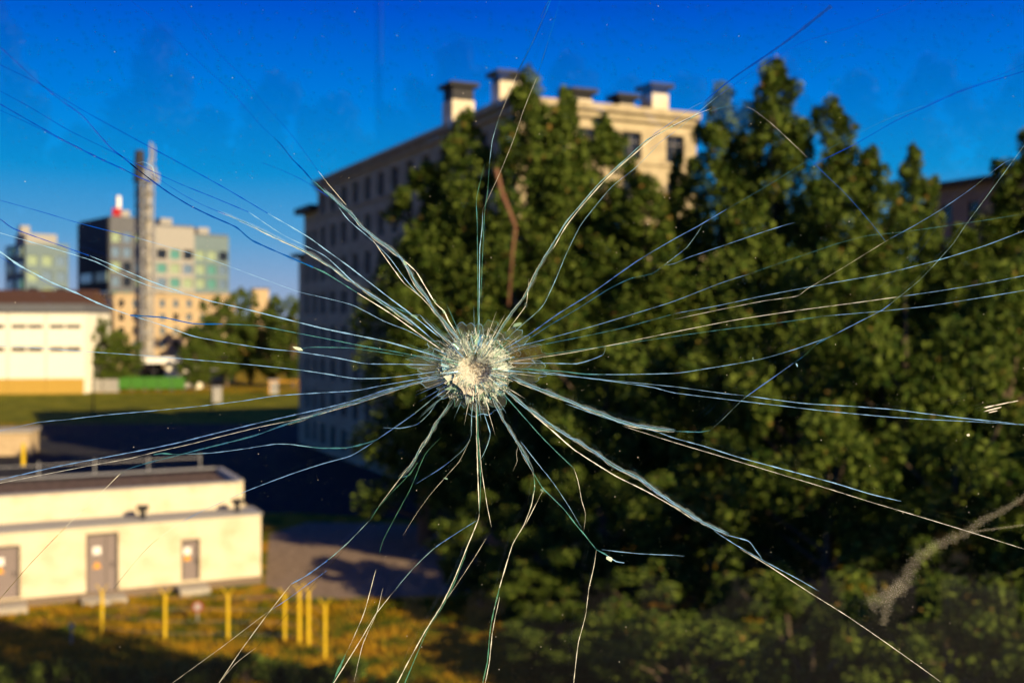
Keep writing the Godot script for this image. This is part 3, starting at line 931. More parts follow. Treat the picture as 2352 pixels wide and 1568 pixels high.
func yard_things() -> void:
	# yellow fence posts with forked tops, wires between them
	var g := "yellow fence posts with forked tops"
	var posts := [[-16.6, 45.0, 2.0], [-13.8, 44.2, 2.05], [-11.3, 44.2, 2.05], [-9.0, 44.0, 2.1], [-8.35, 43.6, 2.4], [-7.95, 43.4, 2.4], [-7.0, 41.6, 2.3]]
	var words := ["yellow fence post in front of the grey double door", "yellow fence post between the double door and the narrow door", "yellow fence post right of the narrow door", "yellow fence post just left of the paired corner posts", "left one of the paired yellow corner posts", "right one of the paired yellow corner posts", "nearest yellow fence post, right of the paired corner posts"]
	for i in posts.size():
		var p: Array = posts[i]
		var t := thing("fence_post", words[i], "fence post", Vector3(p[0], 0, -p[1]), 0, g)
		var a := Mb.new()
		var h: float = p[2] - 0.28
		a.tube(Vector3.ZERO, Vector3(0, h, 0), 0.075 if i in [4, 5] else 0.06, 0.06, 8)
		part("shaft", a.mesh(), M.yellow_paint, t)
		for s in [-1, 1]:
			var f := Mb.new()
			f.tube(Vector3(0, h - 0.02, 0), Vector3(s * 0.24, h + 0.28, 0), 0.025, 0.02, 6)
			part("fork", f.mesh(), M.yellow_paint, t)
		if i > 0 and i != 5:
			var q: Array = posts[i - 1]
			for k in 4:
				var y := 0.25 + k * 0.48
				var w := Mb.new()
				w.tube(Vector3(0, y, 0), Vector3(q[0] - p[0], y, p[1] - q[1]), 0.006, 0.006, 4, Color.WHITE, false)
				part("wire", w.mesh(), M.galvanised, t)
	# stakes and signs on the lawn
	var s := thing("round_sign", "small round red and white sign on a short stake below the narrow door", "sign", Vector3(-13.3, 0, -47.0), 20)
	var st := Mb.new()
	st.tube(Vector3.ZERO, Vector3(0, 0.6, 0), 0.03, 0.03, 6)
	part("stake", st.mesh(), M.galvanised, s)
	var d1 := Mb.new()
	d1.tube(Vector3(0, 0.62, 0.03), Vector3(0, 0.62, 0.06), 0.21, 0.21, 20)
	part("rim", d1.mesh(), M.red_paint, s)
	var d2 := Mb.new()
	d2.tube(Vector3(0, 0.62, 0.06), Vector3(0, 0.62, 0.066), 0.155, 0.155, 20)
	part("face", d2.mesh(), M.block_pale, s)
	var k2 := thing("marker_stake", "grey marker stake on the lawn left of the double door's post", "stake", Vector3(-17.2, 0, -43.4))
	var km := Mb.new()
	km.tube(Vector3.ZERO, Vector3(0, 0.7, 0), 0.04, 0.035, 6)
	part("stake", km.mesh(), M.galvanised, k2)
	var kp := Mb.new()
	kp.box(Vector3(0, 0.78, 0), Vector3(0.22, 0.18, 0.03))
	part("plate", kp.mesh(), M.galvanised, k2)
	# low shrubs along the bottom left
	rng.seed = 9
	var spots := []
	for i in 16:
		spots.append([-18.6 + i * 0.95 + rng.randf_range(-0.3, 0.3), 39.0 - rng.randf_range(0.0, 1.6), rng.randf_range(0.7, 1.2)])
	for i in spots.size():
		shrub("low_shrub", "%s low shrub from the left in the dark row along the bottom edge" % ORD[i], Vector3(spots[i][0], 0, -spots[i][1]), 0.75, spots[i][2], 600 + i, "low shrubs along the bottom left")
	# grass tufts of the lawn
	rng.seed = 61
	var gm := Mb.new()
	for i in 26000:
		var z := rng.randf_range(37.5, 52.5)
		var x := rng.randf_range(-22, 2)
		var hgt := rng.randf_range(0.08, 0.26)
		var p := Vector3(x, 0, -z)
		# keep off the house
		if z - 54.0 > (x + 12.2) * 0.477 - 0.6 - 0.0 and x < -11.8:
			continue
		if x > -12.5 and z > 50.6 and z < 53:
			continue
		var n := noise.get_noise_2d(x * 9.0, z * 9.0)
		var col := Color(0.06, 0.085, 0.007).lerp(Color(0.34, 0.19, 0.011), clampf(0.5 + n * 1.6 + rng.randfn() * 0.15, 0, 1))
		var a := rng.randf() * TAU
		var e := Vector3(cos(a), 0, sin(a)) * 0.045
		var b := Vector3(rng.randfn() * 0.05, hgt, rng.randfn() * 0.05)
		gm.tri(p - e, p + e, p + b, col)
	var go := part("grass", gm.mesh(), M.leaf, self)
	go.set_meta("kind", "stuff")
	go.set_meta("label", "yellowing grass of the lawn between the fence and the utility building")
	go.set_meta("category", "grass")
	# far side of the field: barrier, green panels, goal, booths, lamp posts
	var g4 := "green hoarding panels beyond the field"
	for i in 5:
		var p := at(285 + i * 31.0, 895, 212)
		var t := thing("green_panel", ["leftmost green hoarding panel beyond the field", "second green hoarding panel from the left beyond the field", "middle green hoarding panel below the mast", "fourth green hoarding panel, below the pavilion", "rightmost green hoarding panel beyond the field"][i], "panel", Vector3(p.x, 0, p.z), 0, g4)
		var a := Mb.new()
		a.box(Vector3(0, 1.5, 0), Vector3(2.45, 2.2, 0.1))
		part("sheet", a.mesh(), M.green_panel, t)
		for sx in [-1, 1]:
			var l := Mb.new()
			l.box(Vector3(sx * 1.0, 0.7, -0.1), Vector3(0.12, 1.4, 0.08))
			part("leg", l.mesh(), M.grey_metal, t)
	for i in 2:
		var p := at(215 + i * 38.0, 903, 208)
		var t := thing("pale_barrier", ["pale barrier section next to the warehouse corner", "pale barrier section left of the green panels"][i], "barrier", Vector3(p.x, 0, p.z), 0, "pale barriers beyond the field")
		var a := Mb.new()
		a.box(Vector3(0, 1.3, 0), Vector3(2.9, 2.2, 0.15))
		part("sheet", a.mesh(), M.block_pale, t)
		var f := Mb.new()
		f.box(Vector3(0, 0.1, 0), Vector3(3.0, 0.2, 0.7))
		part("foot", f.mesh(), M.concrete, t)
	var gp := at(652, 902, 200)
	var goal := thing("football_goal", "small football goal at the far right of the field", "goal", Vector3(gp.x, 0, gp.z), 10)
	for sx in [-1, 1]:
		var a := Mb.new()
		a.tube(Vector3(sx * 2.6, 0, 0), Vector3(sx * 2.6, 2.4, 0), 0.09, 0.09, 6)
		part("post", a.mesh(), M.orange_paint, goal)
	var cb := Mb.new()
	cb.tube(Vector3(-2.6, 2.4, 0), Vector3(2.6, 2.4, 0), 0.09, 0.09, 6)
	part("crossbar", cb.mesh(), M.orange_paint, goal)
	for i in 2:
		var p := at([497.0, 628.0][i], [925.0, 902.0][i], [180.0, 203.0][i])
		var t := thing("field_booth", ["small pale booth standing on the field", "small pale booth left of the football goal"][i], "booth", Vector3(p.x, 0, p.z), 15, "booths on the field")
		var a := Mb.new()
		a.box(Vector3(0, 1.2, 0), Vector3(1.6, 2.4, 1.6))
		part("body", a.mesh(), M.block_pale, t)
		var r := Mb.new()
		r.box(Vector3(0, 2.5, 0), Vector3(1.9, 0.2, 1.9))
		part("roof", r.mesh(), M.grey_metal, t)
	for i in 2:
		var p := at([213.0, 486.0][i], [962.0, 950.0][i], [150.0, 158.0][i])
		var t := thing("lamp_post", ["thin dark lamp post at the field's edge below the dark tree", "thin dark lamp post at the field's edge near the booth"][i], "lamp post", Vector3(p.x, 0, p.z), 0, "lamp posts along the field")
		var a := Mb.new()
		a.tube(Vector3.ZERO, Vector3(0, 6.2, 0), 0.12, 0.07, 8)
		part("pole", a.mesh(), M.dark_metal, t)
		var h := Mb.new()
		h.box(Vector3(0.35, 6.2, 0), Vector3(0.9, 0.14, 0.25))
		part("head", h.mesh(), M.grey_metal, t)
	# shed wall and yellow post at the far left
	var sp := at(40, 1040, 108)
	var sd := thing("sunlit_shed", "low sunlit tan shed at the left edge beyond the utility building", "shed", Vector3(sp.x - 2.4, 0, sp.z), 12)
	var sm := Mb.new()
	sm.box(Vector3(0, 1.1, 0), Vector3(7.5, 2.2, 4))
	part("wall", sm.mesh(), M.beige, sd)
	var sr := Mb.new()
	sr.box(Vector3(0, 2.3, 0), Vector3(7.9, 0.2, 4.4))
	part("roof", sr.mesh(), M.concrete, sd)
	var yp := at(52, 1068, 99)
	var yb := thing("yellow_bollard", "yellow post by the tan shed at the left edge", "bollard", Vector3(yp.x, 0, yp.z))
	var ym := Mb.new()
	ym.tube(Vector3.ZERO, Vector3(0, 1.9, 0), 0.16, 0.16, 10)
	part("post", ym.mesh(), M.yellow_paint, yb)
	var yc := Mb.new()
	yc.tube(Vector3(0, 1.9, 0), Vector3(0, 2.0, 0), 0.18, 0.1, 10)
	part("cap", yc.mesh(), M.yellow_paint, yb)

func behind_camera() -> void:
	# what the pane mirrors: the terrace the pane stands on, and a line of trees behind it
	var dk := Mb.new()
	dk.box(Vector3(0, 5.5, 2.02), Vector3(14, 11.0, 5.2))
	var d := part("terrace", dk.mesh(), M.deck, self)
	d.set_meta("kind", "structure")
	var spots := [[-21.5, 26.0], [-18.0, 21.0], [-15.2, 25.4], [-12.5, 21.6], [-10.0, 23.2], [-7.6, 22.6], [-5.0, 21.6], [-2.4, 24.6], [0.2, 23.4], [2.4, 23.8], [4.9, 23.0], [7.6, 23.4], [11.2, 23.6], [14.6, 23.4], [18.0, 24.2], [21.5, 24.0], [25.0, 23.0]]
	for i in spots.size():
		var s: Array = spots[i]
		tree("poplar_dense" if i % 2 else "poplar", "mirrored_tree", "%s tree from the left in the faint row mirrored by the pane" % ORD[i], Vector3(s[0], 0, 45.0 + (i % 3)), 1.3, s[1] / 24.0, i * 41.0, "trees reflected in the pane")
	var p := thing("reflected_pole", "tall pole behind the viewer, a faint upright reflection in the sky", "pole", Vector3(-5.4, 0, 44))
	var a := Mb.new()
	a.tube(Vector3.ZERO, Vector3(0, 31, 0), 0.2, 0.14, 10)
	part("shaft", a.mesh(), M.black_metal, p)
	var b := Mb.new()
	b.box(Vector3(0.6, 31, 0), Vector3(1.6, 0.2, 0.4))
	part("lamp_arm", b.mesh(), M.dark_metal, p)

func broken_window() -> void:
	var w := thing("cracked_window", "clear glass pane with a star-shaped impact and long cracks running across the whole picture", "window", Vector3(0, 11.0, -PANE_Z))
	var pb := BoxMesh.new()
	pb.size = Vector3(2.6, 2.9, 0.006)
	part("pane", pb, M.pane_glass, w, Vector3(0, 1.5, 0))
	part("outer_pane", pb, M.pane_glass, w, Vector3(0, 1.5, -0.022))
	for s in [-1, 1]:
		var f := Mb.new()
		f.box(Vector3(s * 1.33, 1.5, 0), Vector3(0.06, 3.0, 0.06))
		part("frame_post", f.mesh(), M.dark_metal, w)
		var r := Mb.new()
		r.box(Vector3(0, 1.5 + s * 1.475, 0), Vector3(2.6, 0.05, 0.06))
		part("frame_rail", r.mesh(), M.dark_metal, w)
	cracks(w)
	crater(w)
	# dried drip: a film with crusts on it, and flecks of paint
	var drip := [[[2362, 1128], [2305, 1166], [2251, 1192], [2218, 1219], [2161, 1242], [2118, 1267], [2093, 1292], [2071, 1335], [2032, 1364], [1990, 1384]], [[2218, 1219], [2269, 1213], [2362, 1200]], [[2071, 1335], [2036, 1372], [2025, 1432]]]
	var wide := [[9, 34], [5, 4], [34, 12]]
	rng.seed = 15
	var dm := Mb.new()
	for k in 3:
		var pts := PackedVector2Array()
		for p in drip[k]:
			pts.append(Vector2(p[0], p[1]))
		var line := smooth(pts, 1.6)
		for i in line.size():
			var f := float(i) / line.size()
			var ww := lerpf(wide[k][0], wide[k][1], f)
			for j in int(3 + ww * 0.34):
				var q := line[i] + Vector2(rng.randfn() * ww * 0.4, rng.randfn() * ww * 0.4)
				if noise.get_noise_2d(q.x * 14.0, q.y * 14.0) > 0.16:
					continue
				speck(dm, q, rng.randf_range(0.14, 0.42))
	var dd0 := part("dried_drip", dm.mesh(), M.crust, w)
	for k in 3:
		for layer in 2:
			var pts := PackedVector2Array()
			for p in drip[k]:
				pts.append(Vector2(p[0], p[1]))
			var line := smooth(pts, 3.0)
			var fm := Mb.new()
			var n := line.size()
			for i in n - 1:
				var e := []
				for h in 2:
					var m: int = i + h
					var f := float(m) / n
					var ww: float = lerpf(wide[k][0], wide[k][1], f) * (0.62 - 0.22 * layer)
					var d := (line[mini(m + 1, n - 1)] - line[maxi(m - 1, 0)]).normalized().orthogonal()
					e.append(line[m] + d * ww * (1.0 + 0.9 * noise.get_noise_2d(m * 5.0, k * 40.0 + layer * 9.0)))
					e.append(line[m] - d * ww * (1.0 + 0.9 * noise.get_noise_2d(m * 5.0, k * 40.0 + 20.0 + layer * 9.0)))
				var z := 0.00302 + 0.00003 * layer + 0.00001 * k
				fm.quad(pp(e[0], z), pp(e[2], z), pp(e[3], z), pp(e[1], z))
			part("film", fm.mesh(), M.film, dd0)
	var pf := [[2268, 932, 30, 3.6], [2276, 938, 42, 3.2], [2296, 926, 46, 2.6], [2274, 944, 24, 2.4], [2322, 921, 24, 2.0], [2218, 997, 8, 6.5]]
	for f in pf:
		rng.seed = int(f[0])
		var poly := []
		for i in 9:
			var a := TAU * i / 9.0
			var q: Vector2 = Vector2(cos(a) * f[2] * 0.5, sin(a) * f[3] * 0.5) * rng.randf_range(0.75, 1.2)
			poly.append(Vector2(f[0], f[1]) + q.rotated(-0.22))
		shard(w, poly, 0.00325, Vector2.ZERO, 0.0002, M.paint_fleck, "paint_fleck")
	# dust
	rng.seed = 16
	var du := Mb.new()
	for i in 14000:
		var q := Vector2(rng.randf_range(-200, 2560), rng.randf_range(-150, 1720))
		speck(du, q, rng.randf_range(0.12, 0.34) if i % 40 else rng.randf_range(0.4, 1.3))
	var dd := part("dust", du.mesh(), M.dust, w)
	dd.set_meta("kind", "stuff")

func speck(mb: Mb, q: Vector2, r: float) -> void:
	var z := 0.0031 + rng.randf() * 0.00012
	var a := rng.randf() * TAU
	var k := []
	for i in 4:
		k.append(pp(q + Vector2(cos(a + i * PI / 2), sin(a + i * PI / 2)) * r * rng.randf_range(0.6, 1.3), z))
	mb.quad(k[0], k[1], k[2], k[3])

func crater(w: Node3D) -> void:
	var C := Vector2(1092, 846)
	# bowl of crushed glass
	var mid := Vector2(1088, 862)
	var mb := Mb.new()
	var rings := 14
	var seg := 40
	var pts := []
	for i in rings + 1:
		var r := float(i) / rings
		var rowp := []
		for j in seg:
			var a := TAU * j / seg
			var edge := 1.0 + 0.2 * noise.get_noise_2d(cos(a) * 60, sin(a) * 60) + 0.1 * noise.get_noise_2d(cos(a) * 200, sin(a) * 200)
			var p := mid + Vector2(cos(a) * 45.0, sin(a) * 44.0) * r * edge
			var low := clampf(1.0 - p.distance_to(mid + Vector2(9, -17)) / 66.0, 0.0, 1.0)
			var z := lerpf(0.0034, -0.0034, smoothstep(0.0, 1.0, low * 1.25)) + 0.0007 * noise.get_noise_2d(p.x * 2.2, p.y * 2.2) + 0.00025 * noise.get_noise_2d(p.x * 9.0, p.y * 9.0)
			rowp.append(pp(p, z))
		pts.append(rowp)
	for i in rings:
		for j in seg:
			var k := (j + 1) % seg
			mb.quad(pts[i][j], pts[i + 1][j], pts[i + 1][k], pts[i][k])
	part("impact_bowl", mb.mesh(), M.crushed, w)
	# ring of shattered wedges and needle splinters round the bowl
	rng.seed = 303
	for i in 90:
		var a := rng.randf() * TAU
		var r0 := rng.randf_range(31, 60)
		var r1 := r0 + rng.randf_range(8, 26)
		var da := rng.randf_range(0.03, 0.11)
		var poly := []
		for q in [[r0, -da * 0.6], [r1 * rng.randf_range(0.9, 1.1), -da], [r1 * rng.randf_range(0.9, 1.15), da], [r0 * rng.randf_range(0.9, 1.1), da * 0.5]]:
			poly.append(C + Vector2(cos(a + q[1]) * q[0] * 1.06, sin(a + q[1]) * q[0]))
		var t := rng.randf()
		var m: Material = M.frosted if t < 0.45 else M.crushed if t < 0.48 else M.frosted_green if t < 0.75 else M.frosted_thin if t < 0.9 else M.fracture
		shard(w, poly, rng.randf_range(-0.0015, 0.0022), Vector2(rng.randfn(), rng.randfn()) * 0.3, 0.0004, m)
	for i in 230:
		var a := TAU * (i + rng.randf()) / 230.0
		var r0 := rng.randf_range(29, 66)
		var r1 := minf(r0 + rng.randf_range(14, 44), rng.randf_range(72, 104))
		var da := rng.randf_range(0.006, 0.022)
		var dr := rng.randfn() * 0.05
		var poly := [C + polar(a - da, r0), C + polar(a + dr - da * 0.3, r1), C + polar(a + dr + da * 0.3, r1), C + polar(a + da, r0)]
		var t := rng.randf()
		var m: Material = M.frosted if t < 0.3 else M.crushed_line if t < 0.55 else M.frosted_green if t < 0.7 else M.fracture if t < 0.9 else M.green_edge
		shard(w, poly, rng.randf_range(-0.002, 0.0024) if r0 > 42.0 else rng.randf_range(0.0028, 0.0042), Vector2(rng.randfn(), rng.randfn()) * 0.4, 0.0003, m, "splinter")
	# milky bruised glass
	for i in 34:
		var a := rng.randf() * TAU
		var r := rng.randf_range(34, 62)
		var q := C + polar(a, r)
		var poly := []
		var n := rng.randi_range(6, 9)
		for k in n:
			var b := TAU * k / n
			poly.append(q + (Vector2(cos(b) * rng.randf_range(12, 30), sin(b) * rng.randf_range(7, 15))).rotated(a))
		shard(w, poly, rng.randf_range(-0.0022, 0.002), Vector2(rng.randfn(), rng.randfn()) * 0.08, 0.0003, M.milky, "bruise_flake")
	# glass ground to grit between the splinters
	var grit := [Mb.new(), Mb.new(), Mb.new()]
	for i in 6600:
		var a := rng.randf() * TAU
		var r := 37.0 + 44.0 * pow(rng.randf(), 1.5) * (1.0 + 0.5 * noise.get_noise_2d(cos(a) * 40.0, sin(a) * 40.0))
		var q := C + polar(a, r)
		var s := rng.randf_range(0.5, 2.2)
		var z := rng.randf_range(-0.0024, 0.0026)
		var k := []
		var o := rng.randf() * TAU
		for n in 3:
			k.append(pp(q + Vector2(cos(o + n * 2.1) * s, sin(o + n * 2.1) * s).rotated(0) + polar(a, s) * (0.8 if n == 0 else -0.4), z + rng.randfn() * s * S * 0.7))
		grit[i % 3].tri(k[0], k[1], k[2])
	for n in 3:
		var go := part("glass_grit", grit[n].mesh(), [M.frosted, M.crushed_line, M.frosted_green][n], w)
		go.set_meta("kind", "stuff")
	# thin conchoidal shells further out: angle, span, inner, outer
	for f in [[170, 30, 74, 132, "frosted_thin"], [188, 20, 76, 146, "frosted_thin"], [203, 34, 70, 120, "frosted_thin"], [236, 34, 70, 104, "frosted_thin"], [262, 42, 66, 108, "frosted_thin"], [296, 36, 70, 116, "frosted_thin"], [322, 28, 76, 134, "frosted_thin"], [344, 22, 78, 150, "stained"], [2, 26, 78, 156, "frosted_thin"], [354, 14, 80, 128, "stained"], [330, 40, 70, 112, "stained"], [56, 32, 70, 108, "frosted_thin"], [84, 34, 72, 102, "frosted_thin"], [112, 30, 66, 94, "frosted_thin"], [142, 30, 70, 100, "frosted_thin"]]:
		var outer := PackedVector2Array()
		var inner := PackedVector2Array()
		for k in 13:
			var a := deg_to_rad(f[0] + f[1] * (k / 12.0 - 0.5))
			var lobe := 1.0 + 0.16 * noise.get_noise_2d(k * 6.0, f[0] * 3.0) - 0.22 * pow(absf(k / 6.0 - 1.0), 3.0)
			outer.append(C + polar(a, f[3] * lobe))
			inner.append(C + polar(a, f[2] * (1.0 + 0.2 * noise.get_noise_2d(k * 9.0, f[0] * 7.0))))
		var z := rng.randf_range(-0.001, 0.0022)
		var sm := Mb.new()
		for k in 12:
			sm.quad(pp(outer[k], z), pp(outer[k + 1], z), pp(inner[k + 1], z - 0.0012), pp(inner[k], z - 0.0012))
		var o := part("shell_flake", sm.mesh(), M[f[4]], w)
		var rim := Mb.new()
		strip(rim, smooth(outer, 3.0), 0.5, 0.5, 50, f[0] * 0.1)
		part("rim", rim.mesh(), M.fracture if int(f[0]) % 4 else M.green_edge, o)
		for n in 5:
			var g := Mb.new()
			var line := PackedVector2Array()
			var r := rng.randf_range(0.1, 0.92)
			var k0 := rng.randi_range(0, 6)
			for k in range(k0, k0 + rng.randi_range(3, 6)):
				line.append(inner[k].lerp(outer[k], r))
			strip(g, smooth(line, 3.0), 0.35, 0.35, 45, f[0] * 0.1 + n)
			part("ripple", g.mesh(), M.crushed_line if n % 2 else M.fracture, o)
	# ring cracks
	for f in [[255, 365, 79, "green", 1.6], [150, 250, 76, "sky", 0.9], [10, 70, 80, "green", 1.2], [52, 104, 108, "sky", 1.3], [95, 150, 74, "green", 1.0], [285, 335, 96, "pale", 0.6], [180, 235, 100, "sky", 0.6]]:
		var flat := []
		for k in 12:
			var a := deg_to_rad(lerpf(f[0], f[1], k / 11.0))
			var r: float = f[2] * (1.0 + 0.03 * sin(k * 1.7))
			flat.append(C.x + cos(a) * r * 1.03)
			flat.append(C.y + sin(a) * r)
		crack(w, f[3], f[4], f[4] * 0.7, flat)
	# fine rays
	rng.seed = 808
	var rays := []
	for i in 120:
		var a := TAU * i / 120.0 + rng.randf_range(-0.03, 0.03)
		var r0 := rng.randf_range(38, 70)
		var r1 := r0 + 20.0 + 95.0 * pow(rng.randf(), 2.0)
		rays.append([a, r0, r1, rng.randf(), rng.randf_range(0.5, 1.5)])
	for q in rays:
		var p0: Vector2 = C + Vector2(cos(q[0]), sin(q[0])) * q[1]
		var p1: Vector2 = C + Vector2(cos(q[0]), sin(q[0])) * q[2]
		crack(w, "sky" if q[3] < 0.4 else "pale" if q[3] < 0.7 else "green", q[4], 0.3, [p0.x, p0.y, p1.x, p1.y])

func polar(a: float, r: float) -> Vector2:
	return Vector2(cos(a) * r * 1.04, sin(a) * r)

